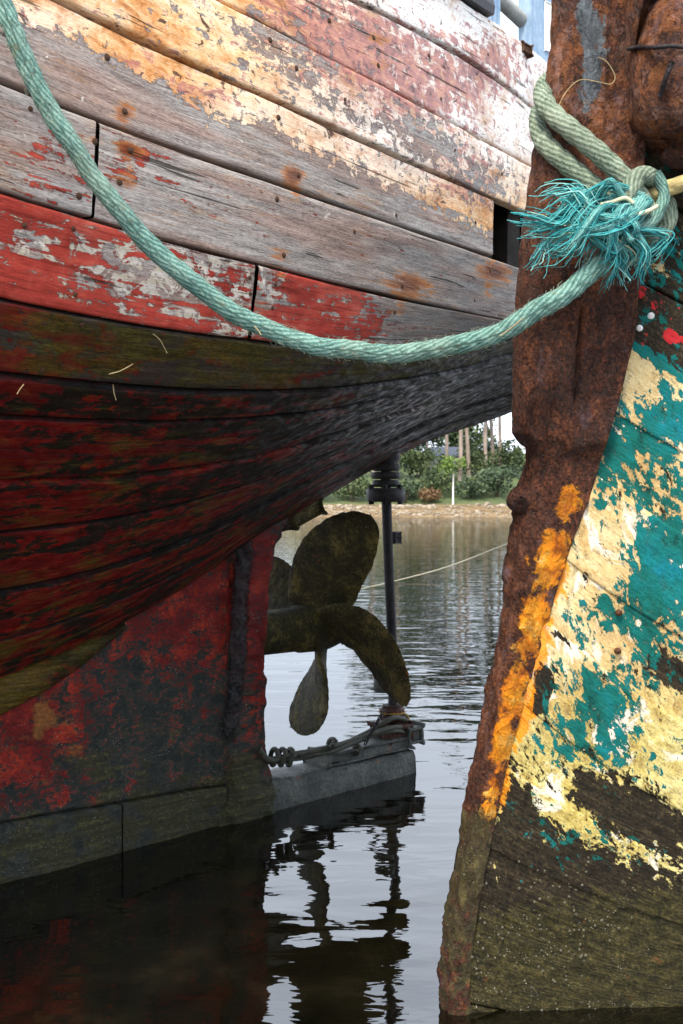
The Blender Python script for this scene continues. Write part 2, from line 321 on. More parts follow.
# ---- painted hull of the teal boat
def tealhull():
    m = Mat('flaking_teal_paint'); uv = m.uv(); v = m.map(uv, (1, 1, 1))
    a = m.noise(m.map(uv, (19, 21, 1)), 1, 12, .70, .5); b = m.noise(m.map(uv, (21, 23, 1), (7, 3, 0)), 1, 12, .72, .5)
    c = m.noise(m.map(uv, (45, 45, 1)), 1, 8, .7); g = m.noise(m.map(uv, (7, 110, 1)), 1, 6, .62, .4); big = m.noise(m.map(uv, (4, 4, 1), (2, 9, 0)), 1, 6, .6)
    teal, cream, org, alg, yel, red = [m.attr(k) for k in ('teal', 'cream', 'orange', 'green', 'yellow', 'red')]
    base = m.ramp(m.boost(m.lerp(m.lerp(m.lerp(g, c, .5), a, .3), m.noise(m.map(uv, (130, 120, 1), (4, 4, 0)), 1, 5, .75), .35), 2.2), [(.30, (.004, .003, .002)), (.52, (.022, .016, .008)), (.76, (.10, .072, .036))])
    ct = m.add(cream, m.mul(m.sub(m.lerp(a, c, .4), .5), 4.0)); cm_ = m.step(ct, .47, .53)
    cc = m.ramp(m.lerp(b, big, .5), [(.36, (.36, .21, .07)), (.46, (.60, .42, .18)), (.55, (.70, .57, .31)), (.66, (.78, .69, .49))])
    cy = m.ramp(m.lerp(c, b, .5), [(.38, (.10, .08, .012)), (.46, (.42, .36, .06)), (.55, (.70, .62, .20)), (.66, (.84, .80, .50))])
    cc = m.mix(yel, cc, cy)
    cc = m.mix(m.step(m.noise(m.map(uv, (30, 30, 1), (8, 8, 0)), 1, 8, .7, .8), .60, .68, 0, .8), cc, (.36, .21, .06))
    cc = m.mix(m.step(m.noise(m.map(uv, (8, 8, 1), (5, 5, 0)), 1, 10, .66, .6), .54, .60, 0, .75), cc, (.84, .81, .72))
    cc = m.mix(m.step(m.noise(m.map(uv, (70, 70, 1)), 1, 5, .7), .38, .45, .6, 0), cc, (.26, .17, .07))
    col = m.mix(cm_, base, cc)
    tt = m.add(teal, m.mul(m.sub(m.lerp(b, c, .45), .5), 4.8)); tm = m.step(tt, .48, .52)
    tcol = m.ramp(m.lerp(a, big, .5), [(.36, (.001, .045, .036)), (.48, (.002, .125, .105)), (.58, (.002, .165, .175)), (.72, (.006, .23, .36))])
    tcol = m.mix(m.step(c, .36, .5, .55, 0), tcol, (.010, .07, .06))
    col = m.mix(tm, col, tcol)
    ot = m.add(org, m.mul(m.sub(m.lerp(a, c, .35), .5), 4.2)); om = m.mul(m.step(ot, .42, .62), .92)
    col = m.mix(om, col, m.ramp(m.lerp(c, b, .5), [(.36, (.28, .06, .003)), (.46, (.78, .22, .003)), (.58, (.88, .36, .010)), (.70, (.85, .58, .18))]))
    rt = m.step(m.add(red, m.mul(m.sub(m.noise(m.map(uv, (34, 34, 1), (1, 5, 0)), 1, 6, .6), .5), 2.4)), .5, .56)
    col = m.mix(rt, col, (.50, .02, .025))
    gt = m.add(alg, m.mul(m.sub(m.lerp(m.lerp(b, c, .4), g, .35), .5), 2.6)); gm = m.step(gt, .45, .60)
    c2 = m.noise(m.map(uv, (120, 130, 1)), 1, 5, .75)
    gcol = m.ramp(m.boost(m.lerp(m.lerp(m.lerp(g, c, .5), a, .35), c2, .4), 2.3), [(.26, (.005, .004, .002)), (.44, (.020, .018, .006)), (.6, (.058, .048, .015)), (.80, (.17, .135, .045))])
    gcol = m.mix(m.step(m.noise(m.map(uv, (14, 14, 1), (3, 1, 0)), 1, 6, .7), .62, .7, 0, .7), gcol, (.20, .055, .015))
    col = m.mix(m.mul(gm, .96), col, gcol)
    sp = m.mul(m.step(m.voro(uv, 110), .16, .28, 1, 0), m.mul(m.step(m.noise(m.map(uv, (12, 12, 1)), 1, 6), .52, .62), m.step(alg, .4, .7)))
    col = m.mix(sp, col, (.24, .23, .17))
    h = m.add(m.add(m.mul(cm_, .7), m.mul(tm, .25)), m.add(m.mul(c, .7), m.add(m.mul(g, .4), m.mul(a, .5)))); h = m.add(h, m.mul(c2, .5)); h = m.add(h, m.mul(sp, .5))
    return m.out(col, m.step(c, .35, .6, .5, .8), m.bump(h, .011, 1.), spec=.22)
M_TEAL = tealhull()

# ---- fouled timber low on the red boat
def fouled():
    m = Mat('fouled_red_timber'); v = m.obj(); uv = m.uv()
    a = m.noise(m.map(uv, (13, 18, 1)), 1, 11, .72, .5); c = m.noise(m.map(uv, (60, 75, 1)), 1, 7, .74); g = m.noise(m.map(uv, (5, 60, 1)), 1, 6, .6)
    red, alg, brn, blk = [m.attr(k) for k in ('red', 'green', 'brown', 'black')]
    base = m.ramp(m.boost(m.lerp(a, c, .5), 1.3), [(.36, (.006, .008, .007)), (.5, (.022, .026, .022)), (.62, (.055, .058, .042))])
    rm = m.step(m.add(red, m.mul(m.sub(m.lerp(a, c, .35), .5), 3.4)), .36, .68)
    col = m.mix(rm, base, m.ramp(m.lerp(c, m.noise(m.map(uv, (9, 9, 1)), 1, 5), .5), [(.36, (.032, .002, .002)), (.5, (.135, .006, .005)), (.64, (.36, .034, .012))]))
    bmk = m.step(m.add(brn, m.mul(m.sub(m.noise(m.map(uv, (8, 8, 1), (4, 4, 0)), 1, 8, .6), .5), 1.8)), .45, .7)
    col = m.mix(m.mul(bmk, .75), col, m.ramp(c, [(.35, (.10, .04, .010)), (.6, (.30, .13, .03))]))
    gm = m.step(m.add(alg, m.mul(m.sub(m.noise(m.map(uv, (7, 10, 1), (9, 1, 0)), 1, 9, .65), .5), 1.9)), .44, .64)
    col = m.mix(m.mul(gm, .9), col, m.ramp(m.lerp(c, g, .4), [(.38, (.009, .010, .005)), (.52, (.038, .036, .014)), (.64, (.11, .095, .035))]))
    km = m.step(m.add(blk, m.mul(m.sub(m.lerp(a, c, .45), .5), 2.0)), .45, .6)
    col = m.mix(m.mul(km, .92), col, m.ramp(c, [(.38, (.005, .005, .006)), (.6, (.030, .030, .034))]))
    sp = m.mul(m.step(m.voro(uv, 95), .13, .24, 1, 0), m.step(m.noise(m.map(uv, (8, 8, 1), (6, 6, 0)), 1, 4), .52, .62))
    col = m.mix(m.mul(sp, .8), col, (.30, .29, .24))
    h = m.add(m.add(a, m.mul(c, .6)), m.add(m.mul(sp, .5), m.mul(km, .5)))
    return m.out(col, m.step(m.add(c, m.mul(blk, -.15)), .3, .6, .34, .72), m.bump(h, .014, 1.), spec=.22)
M_FOUL = fouled()

def crusty(name, dark, mid, light, rough=.7, spots=(.4, .36, .22)):
    m = Mat(name); v = m.obj(); a = m.noise(v, 9, 8, .65, .3); c = m.noise(v, 60, 6, .7)
    col = m.ramp(m.lerp(a, c, .45), [(.34, dark), (.5, mid), (.68, light)])
    sp = m.mul(m.step(m.voro(v, 110), .12, .22, 1, 0), m.step(m.noise(v, 11, 4), .54, .62)); col = m.mix(m.mul(sp, .8), col, spots)
    col = m.mix(m.step(m.noise(m.map(v, (1, 1, 1), (3, 3, 3)), 14, 7, .7), .64, .70, 0, .8), col, (.20, .05, .012))
    return m.out(col, rough, m.bump(m.add(a, m.add(m.mul(c, .9), m.mul(sp, .6))), .012, 1.), spec=.22)
M_PROP = crusty('fouled_bronze', (.004, .003, .001), (.028, .023, .006), (.16, .12, .030))
M_SHOE = crusty('wet_grey_timber', (.016, .018, .017), (.060, .066, .060), (.15, .15, .125), .42)
M_BLACK = simple('blackened_iron', (.005, .004, .005), (.030, .024, .027), 30, .5, .008)
M_DARKROPE = simple('slimy_dark_rope', (.012, .013, .010), (.075, .075, .055), 60, .6, .004)
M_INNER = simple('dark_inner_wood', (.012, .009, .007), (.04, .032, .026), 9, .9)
M_BLUE = simple('faded_blue_paint', (.10, .20, .33), (.36, .45, .55), 14, .6, .003, stretch=(1, 1, .5))
M_GREY = simple('grey_painted_spar', (.20, .21, .20), (.42, .43, .40), 14, .6)
M_WHITEP = simple('white_flaking_paint', (.55, .54, .52), (.85, .84, .82), 20, .6)
M_NAIL = simple('rusted_nail', (.018, .008, .005), (.12, .05, .02), 90, .7, .003)
M_STRAW = simple('dry_straw', (.22, .15, .07), (.45, .36, .20), 60, .8)

def ropemat(name, c0, c1, c2):
    m = Mat(name); uv = m.uv(); v = m.obj()
    t = m.map(uv, (1, 1, 1)); sx = m.node('ShaderNodeSeparateXYZ'); m.put(sx.inputs[0], t)
    k = m.add(m.mul(sx.outputs[0], 34.), m.mul(sx.outputs[1], 13.)); k2 = m.sub(m.mul(sx.outputs[0], 46.), m.mul(sx.outputs[1], 10.))
    wob = m.noise(v, 60, 4, .6)
    s1 = m.math('SINE', m.mul(m.add(k, m.mul(wob, .5)), 6.2832)); s2 = m.math('SINE', m.mul(m.add(k2, m.mul(wob, .5)), 6.2832))
    wv = m.add(m.mul(s1, .30), m.mul(s2, .06)); wv = m.add(wv, .5)
    f = m.noise(v, 210, 5, .75); a = m.noise(v, 22, 8, .7)
    col = m.ramp(m.lerp(m.lerp(wv, f, .62), a, .4), [(.36, c0), (.48, c1), (.60, c2)])
    col = m.mix(m.step(m.noise(v, 38, 7, .7), .58, .70, 0, .6), col, (.19, .16, .08)); col = m.mix(m.step(m.noise(v, 5, 5, .6), .46, .66, 0, .5), col, m.mix(.5, col, (.30, .33, .24))); col = m.mix(m.step(m.noise(v, 75, 5, .75), .40, .34, 0, .75), col, (.03, .05, .035))
    return m.out(col, .85, m.bump(m.add(m.mul(wv, .5), m.mul(f, 1.)), .007, 1.), spec=.3)
M_ROPE = ropemat('sea_green_rope', (.040, .098, .084), (.115, .26, .225), (.28, .45, .385))
M_ROPE2 = ropemat('weathered_green_rope', (.055, .080, .050), (.17, .24, .17), (.38, .44, .34))
def fibmat():
    m = Mat('teal_frayed_fibre'); g = m.node('ShaderNodeNewGeometry').outputs['Random Per Island']; n = m.noise(m.obj(), 55, 5, .7)
    col = m.ramp(m.lerp(g, n, .45), [(.2, (.012, .10, .11)), (.42, (.03, .27, .29)), (.6, (.10, .44, .45)), (.82, (.34, .58, .52))])
    return m.out(m.mix(m.step(m.noise(m.obj(), 28, 6, .7), .57, .68, 0, .5), col, (.16, .15, .08)), .85, spec=.2)
M_TEALFIB = fibmat()
M_PALEFIB = simple('bleached_fibre', (.30, .33, .22), (.62, .58, .40), 40, .8)
# ================================================================== THE SETTING
def blob(px, py, x, y, rx, ry=None, ang=0.):
    ry = ry or rx; c, s = math.cos(R(ang)), math.sin(R(ang)); dx, dy = px - x, py - y
    return np.exp(-(((dx * c + dy * s) / rx) ** 2 + ((-dx * s + dy * c) / ry) ** 2))

# water: Fresnel mirror over murky brown water with a little see-through
def water_mat():
    m = Mat('harbour_water'); v = m.obj(); nt = m.nt
    n1 = m.noise(m.map(v, (.8, 1.9, 1), rot=(0, 0, R(12))), 1.5, 2, .5, .3); n2 = m.noise(m.map(v, (1, 2.3, 1), (3, 1, 0), (0, 0, R(-9))), 2.9, 3, .5, .4)
    n3 = m.noise(m.map(v, (1, 1.7, 1), (3, 7, 0)), 17, 2, .5)
    h = m.add(m.add(m.mul(n1, 1.), m.mul(n2, .26)), m.mul(n3, .010))
    nrm = m.bump(h, .0135, 1.)
    murk = m.ramp(m.noise(v, 3.5, 8, .65), [(.35, (.002, .002, .001)), (.55, (.007, .006, .003)), (.75, (.022, .018, .009))])
    dif = m.node('ShaderNodeBsdfDiffuse'); m.put(dif.inputs['Color'], murk)
    tr = m.node('ShaderNodeBsdfTransparent'); tr.inputs['Color'].default_value = (.45, .40, .25, 1)
    mx0 = m.node('ShaderNodeMixShader'); mx0.inputs[0].default_value = .35; nt.links.new(dif.outputs[0], mx0.inputs[1]); nt.links.new(tr.outputs[0], mx0.inputs[2])
    fr = m.node('ShaderNodeFresnel'); fr.inputs['IOR'].default_value = 2.35; m.put(fr.inputs['Normal'], nrm)
    gl = m.node('ShaderNodeBsdfGlossy'); gl.inputs['Roughness'].default_value = .02; m.put(gl.inputs['Normal'], nrm)
    mx = m.node('ShaderNodeMixShader'); nt.links.new(fr.outputs[0], mx.inputs[0]); nt.links.new(mx0.outputs[0], mx.inputs[1]); nt.links.new(gl.outputs[0], mx.inputs[2])
    o = [n for n in nt.nodes if n.type == 'OUTPUT_MATERIAL'][0]; nt.links.new(mx.outputs[0], o.inputs['Surface']); nt.nodes.remove(m.b)
    return m.m
wat = mesh_raw('water', [(-500, -60, 0), (500, -60, 0), (500, 112, 0), (-500, 112, 0)], [(0, 1, 2, 3)], water_mat(), sm=False); tag(wat, kind='structure')
bx, by = np.meshgrid(np.linspace(-8, 8, 110), np.linspace(-4, 14, 120), indexing='ij')
bz = -.42 + .25 * (fbm(np.stack([bx * 1.1, by * 1.1, bx * 0], -1), 4) - .5) - .02 * np.maximum(by - 4, 0)
M_MUD = simple('river_mud', (.015, .012, .007), (.075, .058, .032), 5, .9, .02)
tag(grid('riverbed', np.stack([bx, by, bz], -1), M_MUD), kind='structure')
tag(mesh_raw('deep_riverbed', [(-500, -60, -1.1), (500, -60, -1.1), (500, 112, -1.1), (-500, 112, -1.1)], [(0, 1, 2, 3)], M_MUD, sm=False), kind='structure')

# ------------------------------------------------------------------ far bank
bx, by = np.meshgrid(np.linspace(-110, 110, 111), np.concatenate([np.linspace(103, 118, 24), np.linspace(119, 260, 40)]), indexing='ij')
def bank_z(x, y):
    z = np.interp(y, [103, 106.5, 110, 112, 116, 125, 140, 170, 260], [-.8, -.02, .75, 1.15, 1.7, 4.2, 7.0, 9.5, 12])
    return z + (fbm(np.stack([x * .12, y * .12, x * 0], -1), 3) - .5) * np.interp(y, [103, 110, 120, 150], [.25, .5, 1.6, 3.0])
def bank_mat():
    m = Mat('bank_ground'); v = m.obj(); a = m.noise(v, .5, 8, .65); b = m.noise(v, 2.2, 6, .65)
    sx = m.node('ShaderNodeSeparateXYZ'); m.put(sx.inputs[0], v)
    shore = m.ramp(m.lerp(a, b, .5), [(.34, (.05, .03, .012)), (.5, (.15, .095, .040)), (.68, (.30, .24, .15))])
    grass = m.ramp(m.lerp(a, b, .5), [(.35, (.035, .055, .018)), (.65, (.10, .13, .045))])
    return m.out(m.mix(m.step(m.add(sx.outputs[2], m.mul(b, .6)), 1.45, 1.9), shore, grass), .9)
bankz = bank_z(bx, by)
tag(grid('far_bank', np.stack([bx, by, bankz], -1), bank_mat()), kind='structure')
# shoreline stones: small, uncountable
ico = bmesh.new(); bmesh.ops.create_icosphere(ico, subdivisions=1, radius=1); ICO_V = np.array([v.co[:] for v in ico.verts]); ICO_F = [[v.index for v in f.verts] for f in ico.faces]; ico.free()
items = []
for k in range(1500):
    x = RNG.uniform(-60, 60); y = 107.2 + abs(RNG.normal(0, 1)) * 2.2; 
    if k % 3 == 0: y = RNG.uniform(111, 113)
    s = RNG.uniform(.10, .34) * (1.25 if k % 3 == 0 else .8); V = ICO_V * np.array([s * 1.3, s, s * .7]) * RNG.uniform(.75, 1.25, (len(ICO_V), 1))
    items.append((V + np.array([x, y, float(bank_z(np.array(x), np.array(y))) + s * .2]), ICO_F))
M_STONE = simple('shore_stone', (.07, .05, .03), (.40, .34, .26), .8, .9, .01)
tag(many('shore_stones', items, M_STONE, sm=False), 'pale and ochre stones along the far water line', 'stones', kind='stuff')

def leafmat(name, c0, c1, c2):
    m = Mat(name); g = m.node('ShaderNodeNewGeometry').outputs['Random Per Island']; v = m.obj(); n = m.noise(v, .9, 3, .6)
    return m.out(m.ramp(m.lerp(g, n, .5), [(.2, c0), (.5, c1), (.85, c2)]), .7)
M_LEAF = [leafmat('shrub_leaf', (.012, .028, .007), (.036, .060, .015), (.085, .11, .032)),
          leafmat('dark_shrub_leaf', (.014, .032, .014), (.036, .066, .028), (.075, .11, .045)),
          leafmat('bright_shrub_leaf', (.05, .10, .012), (.12, .20, .03), (.20, .28, .06)),
          leafmat('pine_needle', (.014, .028, .012), (.035, .058, .024), (.07, .095, .04)),
          leafmat('russet_leaf', (.06, .03, .014), (.15, .075, .03), (.20, .15, .06))]
M_BARK = simple('pine_bark', (.12, .09, .07), (.38, .31, .26), 2.2, .9, .02, stretch=(1, 1, .3))
M_STEM = simple('shrub_wood', (.03, .022, .014), (.09, .07, .05), 4, .9)
def leaf_cloud(n, sampler, size):
    C = sampler(n); a = RNG.normal(size=(n, 3)); a /= np.linalg.norm(a, axis=1)[:, None]; b = np.cross(a, RNG.normal(size=(n, 3))); b /= np.linalg.norm(b, axis=1)[:, None]
    s = size * RNG.uniform(.6, 1.4, (n, 1)); V = np.stack([C - a * s, C + b * s * .55, C + a * s, C - b * s * .55], 1).reshape(-1, 3)
    return V, np.arange(4 * n).reshape(-1, 4)
def crown_sampler(lobes):
    L = np.array(lobes, float)
    def f(n):
        k = RNG.choice(len(L), n, p=(L[:, 3] ** 2) / (L[:, 3] ** 2).sum()); d = RNG.normal(size=(n, 3)); d /= np.linalg.norm(d, axis=1)[:, None]
        r = RNG.uniform(.45, 1.05, (n, 1)); return L[k, :3] + d * r * L[k, 3:4] * np.array([1, 1, .75])
    return f
def shrub_mesh(h, wd, n, leaf):
    lobes = [(RNG.uniform(-wd, wd) * .6, RNG.uniform(-.5, .5) * wd, RNG.uniform(.25, .78) * h, RNG.uniform(.22, .42) * min(h, wd * 1.3)) for _ in range(11)]
    V, Fc = leaf_cloud(n, crown_sampler(lobes), leaf); V[:, 2] = np.maximum(V[:, 2], .02); return V, Fc
def stem_items(h, wd):
    it = []
    for k in range(5):
        a = RNG.uniform(0, 6.28); p = cr_path([(0, 0, -.3), (math.cos(a) * wd * .15, math.sin(a) * wd * .15, h * .3), (math.cos(a) * wd * .4, math.sin(a) * wd * .4, h * .7)], 6)
        V, _ = tube_arrays(p, np.linspace(.06, .02, 6), 5); it.append((V, grid_faces(6, 5, cv=True).tolist()))
    return it
PROTO = {}
def shrub(x, y, h, wd, kind, label, group='shrubs along the far bank'):
    z = float(bank_z(np.array(x), np.array(y))); key = (kind, RNG.integers(0, 3))
    if key not in PROTO:
        V, Fc = shrub_mesh(3.0, 2.6, 950, .17); a = mesh_raw('crown', V, Fc, M_LEAF[kind], sm=False).data; b = many('stems', stem_items(3, 2.6), M_STEM).data
        for o in [o for o in COL.objects if o.data in (a, b)]: bpy.data.objects.remove(o)
        PROTO[key] = (a, b)
    e = empty('shrub', (x, y, z - .1), label, 'shrub', group); e.scale = (wd / 2.6, wd / 2.6, h / 3.0); e.rotation_euler = (0, 0, RNG.uniform(0, 6.28))
    link('crown', PROTO[key][0], None, e); link('stems', PROTO[key][1], None, e)
def X_at(px, Y): return (px - CX) / FPX * Y
# (column in the photo, depth, height, width, kind, label)
SH = [(352, 117, 3.4, 3.0, 0, 'leafy green shrub on the far bank just left of the rudder shaft'),
      (404, 117, 3.3, 3.2, 1, 'dark green shrub on the far bank just right of the rudder shaft'),
      (430, 116, 1.9, 2.2, 4, 'low russet shrub at the foot of the far bank'),
      (437, 119, 3.6, 3.4, 0, 'olive shrub behind the low russet shrub'),
      (470, 117, 3.3, 3.2, 1, 'dark rounded shrub right of the white post on the far bank'),
      (497, 117.5, 3.9, 3.6, 1, 'broad dark shrub nearest the rusty stem on the far bank'),
      (448, 124, 3.6, 2.4, 2, 'bright yellow-green bush under the pines'),
      (420, 126, 4.0, 3.6, 0, 'olive bush left of the bright bush under the pines'),
      (478, 127, 4.2, 3.8, 0, 'green bush among the pine trunks'),
      (512, 128, 4.4, 3.8, 0, 'tall green bush behind the rusty stem edge on the far bank'),
      (388, 126, 4.4, 4.0, 0, 'tall green bush behind the rudder shaft'),
      (405, 138, 4.6, 4.4, 1, 'dark tall bush up the slope left of the pines'),
      (500, 141, 4.0, 4.2, 1, 'dark bush on the skyline right of the pines'),
      (470, 142, 4.2, 4.4, 0, 'green bush on the skyline between the pine trunks'),
      (360, 150, 9.0, 6.5, 0, 'tall green tree mass above the shrubs left of the rudder shaft'),
      (402, 152, 8.6, 6.5, 0, 'tall green tree mass behind the rudder gland'),
      (436, 154, 8.0, 6.0, 1, 'tall dark tree mass behind the stone house'),
      (468, 155, 7.0, 6.0, 0, 'tall green tree mass behind the straight pines')]
for px, Y, h, wd, kd, lab in SH: shrub(X_at(px, Y), Y, h, wd, kd, lab)
for px in (215, 262, 310, 550, 600, 650, 705, 765, 830):
    for Y in (117, 127, 140):
        shrub(X_at(px + RNG.uniform(-12, 12), Y), Y, RNG.uniform(3.2, 4.4), RNG.uniform(3, 4), int(RNG.integers(0, 2)), 'green shrub on the far bank hidden behind the boats', 'shrubs behind the boats')

def pine(px, Y, top, lean, rad, label):
    x = X_at(px, Y); z = float(bank_z(np.array(x), np.array(Y))); e = empty('pine_tree', (x, Y, z - .2), label, 'tree', 'pines on the far bank')
    n = 14; t = np.linspace(0, 1, n)[:, None]; path = np.concatenate([lean * t ** 1.3 + .25 * np.sin(t * 5 + px), .2 * np.sin(t * 4 + px * 2), t * top], 1)
    tube('trunk', path, np.linspace(rad, rad * .45, n), M_BARK, e, 8)
    it, lobes = [], []
    for k in range(9):
        i = RNG.integers(8, n); a = RNG.uniform(0, 6.28); L = RNG.uniform(1.6, 3.4); p0 = path[i]; p1 = p0 + np.array([math.cos(a) * L, math.sin(a) * L, RNG.uniform(.3, 1.6)])
        pp = cr_path([p0, (p0 + p1) / 2 + [0, 0, -.2], p1], 6); V, _ = tube_arrays(pp, np.linspace(.12, .04, 6), 5); it.append((V, grid_faces(6, 5, cv=True).tolist())); lobes.append((*p1, RNG.uniform(1.0, 1.8)))
    lobes.append((*path[-1], 1.7))
    tag(many('limbs', it, M_BARK, e), kind='stuff')
    V, Fc = leaf_cloud(2600, crown_sampler(lobes), .26); mesh_raw('crown', V, Fc, M_LEAF[3], e, sm=False)
for a in [(431, 127, 12, -1.2, .16, 'thin leaning pine left of the stone house'), (446, 128, 17, -.6, .26, 'pale pine trunk beside the stone house'),
          (459, 125, 19, .1, .30, 'straight pine behind the bright bush'), (467, 127, 18, .3, .30, 'pine just right of the straight pine behind the bright bush'),
          (487, 126, 17, .2, .30, 'leftmost pine of the close group of three near the skyline'), (492, 128, 18, .1, .26, 'middle pine of the close group of three near the skyline'),
          (497.5, 127, 15, .9, .26, 'rightmost pine of the close group of three, leaning right'), (396, 129, 17, .3, .28, 'pine hidden behind the rudder shaft and hull'),
          (372, 131, 18, .2, .28, 'pine hidden behind the counter of the red boat')]:
    pine(*a)
# stone house between the trunks
hY = 136; hx = X_at(444, hY); hz = CZ + (HY - 466) / FPX * hY
house = empty('stone_house', (hx, hY, hz - 2), 'small grey stone house glimpsed between the pine trunks', 'house')
M_HWALL = simple('house_wall', (.22, .21, .20), (.40, .39, .37), 2, .9); M_HROOF = simple('slate_roof', (.10, .11, .13), (.22, .23, .26), 3, .7)
box('wall', (0, 0, 1.6), (1.9, 2.2, 1.7), M_HWALL, house, bev=.02)
V = [(-2.1, -2.5, 3.25), (2.1, -2.5, 3.25), (2.1, 2.5, 3.25), (-2.1, 2.5, 3.25), (-2.1, 0, 4.6), (2.1, 0, 4.6)]
mesh_raw('roof', V, [(0, 1, 5, 4), (2, 3, 4, 5), (0, 4, 3), (1, 2, 5), (0, 3, 2, 1)], M_HROOF, house, sm=False)
box('window', (-.6, -2.22, 2.3), (.35, .05, .45), M_BLACK, house, bev=.01)
wp = P(453, 501, 113.5); pst = tube('marker_post', [(wp[0], wp[1], wp[2] - .4), (wp[0] + .02, wp[1], wp[2] + 1.5), (wp[0] + .05, wp[1], wp[2] + 3.1)], [.09, .085, .08], M_WHITEP, None, 8)
tag(pst, 'thin white post standing at the foot of the far bank', 'post')

# ================================================================== RED BOAT (stern, on the left)
O2, AX, NX = np.array([-.368, 4.308]), np.array([.733, .680]), np.array([.680, -.733])
def S(s, d, z):
    s, d, z = np.broadcast_arrays(np.asarray(s, float), np.asarray(d, float), np.asarray(z, float))
    return np.stack([O2[0] + s * AX[0] + d * NX[0], O2[1] + s * AX[1] + d * NX[1], z], -1)
A3, N3, Z3 = np.array([*AX, 0]), np.array([*NX, 0]), np.array([0, 0, 1.])
def ray_d(px, py, dfun):               # where the ray through a pixel meets the surface d = dfun(s)
    c = (px - CX) / FPX; lo, hi = .6, 9.
    def g(t):
        v = np.array([c * t, t]) - O2; return np.dot(v, NX) - dfun(np.dot(v, AX))
    for _ in range(60):
        mid = (lo + hi) / 2
        if g(mid) > 0: lo = mid
        else: hi = mid
    v = np.array([c * lo, lo]) - O2; return np.dot(v, AX), CZ + (HY - py) / FPX * lo
DS = [-6, -4, -3, -2, -1, -.5, 0, .5, 1, 1.5, 1.9, 2.2, 2.36, 2.44, 2.46]
DF = [1.36, 1.40, 1.40, 1.37, 1.28, 1.20, 1.09, .93, .75, .55, .38, .24, .14, .05, .0]
def pch(xs, ys):                       # smooth interpolation through a table
    xs, ys = np.array(xs, float), np.array(ys, float); fine = np.linspace(xs[0], xs[-1], 1200); v = np.interp(fine, xs, ys)
    k = np.exp(-np.linspace(-2, 2, 61) ** 2); k /= k.sum(); vp = np.concatenate([2 * v[0] - v[30:0:-1], v, 2 * v[-1] - v[-2:-32:-1]])
    vv = np.convolve(vp, k, 'valid'); return lambda s: np.interp(s, fine, vv)
dF = pch(DS, DF)
TOPFLARE = [0, .03, .05, .055, .055, .05, .04, .035]
def dk(k): 
    return lambda s: dF(s) * (1 + TOPFLARE[k] * .9) 
SEAMS = [  # F E D A B C T in the photo
    [(0, 299), (90, 315), (175, 331), (240, 340), (341, 349), (430, 349), (515, 338)],
    [(0, 193), (90, 217), (160, 238), (260, 265), (341, 285), (430, 306), (515, 322)],
    [(0, 83), (105, 120), (170, 145), (341, 207), (463, 247), (520, 266)],
    [(55, 0), (90, 17), (165, 50), (225, 75), (285, 105), (341, 131), (418, 168), (493, 199), (530, 214)],
    [(218, 0), (300, 42), (384, 84), (451, 123), (533, 167)],
    [(362, 0), (412, 31), (468, 62), (530, 104)],
    [(470, 6), (497, 25), (527, 43), (550, 63)]]
zk = []
for k, sm_ in enumerate(SEAMS):
    pts = np.array([ray_d(x, y, dk(k)) for x, y in sm_]); deg = 2 if len(sm_) > 4 else 1
    zk.append((np.polyfit(pts[:, 0], pts[:, 1], deg), pts[:, 0].min(), pts[:, 0].max()))
def zf(k):
    co, a, b = zk[k]; p = np.poly1d(co); dp = p.deriv()
    def f(s):
        s = np.asarray(s, float); c = np.clip(s, a, b); ex = s - c
        return p(c) + dp(c) * np.where(ex > 0, 1.2 * np.tanh(ex / 1.2), 1.5 * np.tanh(ex / 1.5)) * .7
    return f
ZK = [zf(k) for k in range(7)]
RAB = [ray_d(x, y, lambda s: .1) for x, y in [(0, 681), (79, 648), (167, 600), (220, 564), (281, 525)]]
CTR = [ray_d(x, y, lambda s: 0.0) for x, y in [(330, 495), (380, 465), (430, 440), (515, 412)]]
tb = sorted([(-6, .30), (-4, .36), (-2.6, .46)] + RAB + CTR + [(2.46, ZK[0](2.46) - .02)])
zB = pch([t[0] for t in tb], [t[1] for t in tb])
def dB(s): return np.interp(s, [-.3, .15, .5], [.1, .06, .0])
QX = [0, .49, .66, .83, .92, 1.0]; QZ = [0, .53, .66, .80, .87, 1.0]
def hull(s, wv):                       # wv 0..1 underside, 1..7 topsides
    s, wv = np.broadcast_arrays(np.asarray(s, float), np.asarray(wv, float)); q = np.clip(wv, 0, 1)
    zb, zF_ = zB(s), ZK[0](s); d = dB(s) + (dF(s) - dB(s)) * q; z = zb + (zF_ - zb) * np.interp(q, QX, QZ)
    dd = np.stack([dk(k)(s) for k in range(7)]); zz = np.stack([ZK[k](s) for k in range(7)])
    k = np.clip(np.floor(wv - 1).astype(int), 0, 5); f = np.clip(wv - 1 - k, 0, 1); top = wv > 1
    ta = np.take_along_axis
    d2 = ta(dd, k[None], 0)[0] * (1 - f) + ta(dd, k[None] + 1, 0)[0] * f; z2 = ta(zz, k[None], 0)[0] * (1 - f) + ta(zz, k[None] + 1, 0)[0] * f
    return S(s, np.where(top, d2, d), np.where(top, z2, z))
boat = root('fishing_boat', (O2[0], O2[1], 0), 'derelict wooden boat with peeling cream and red planking, seen under its stern', 'boat')

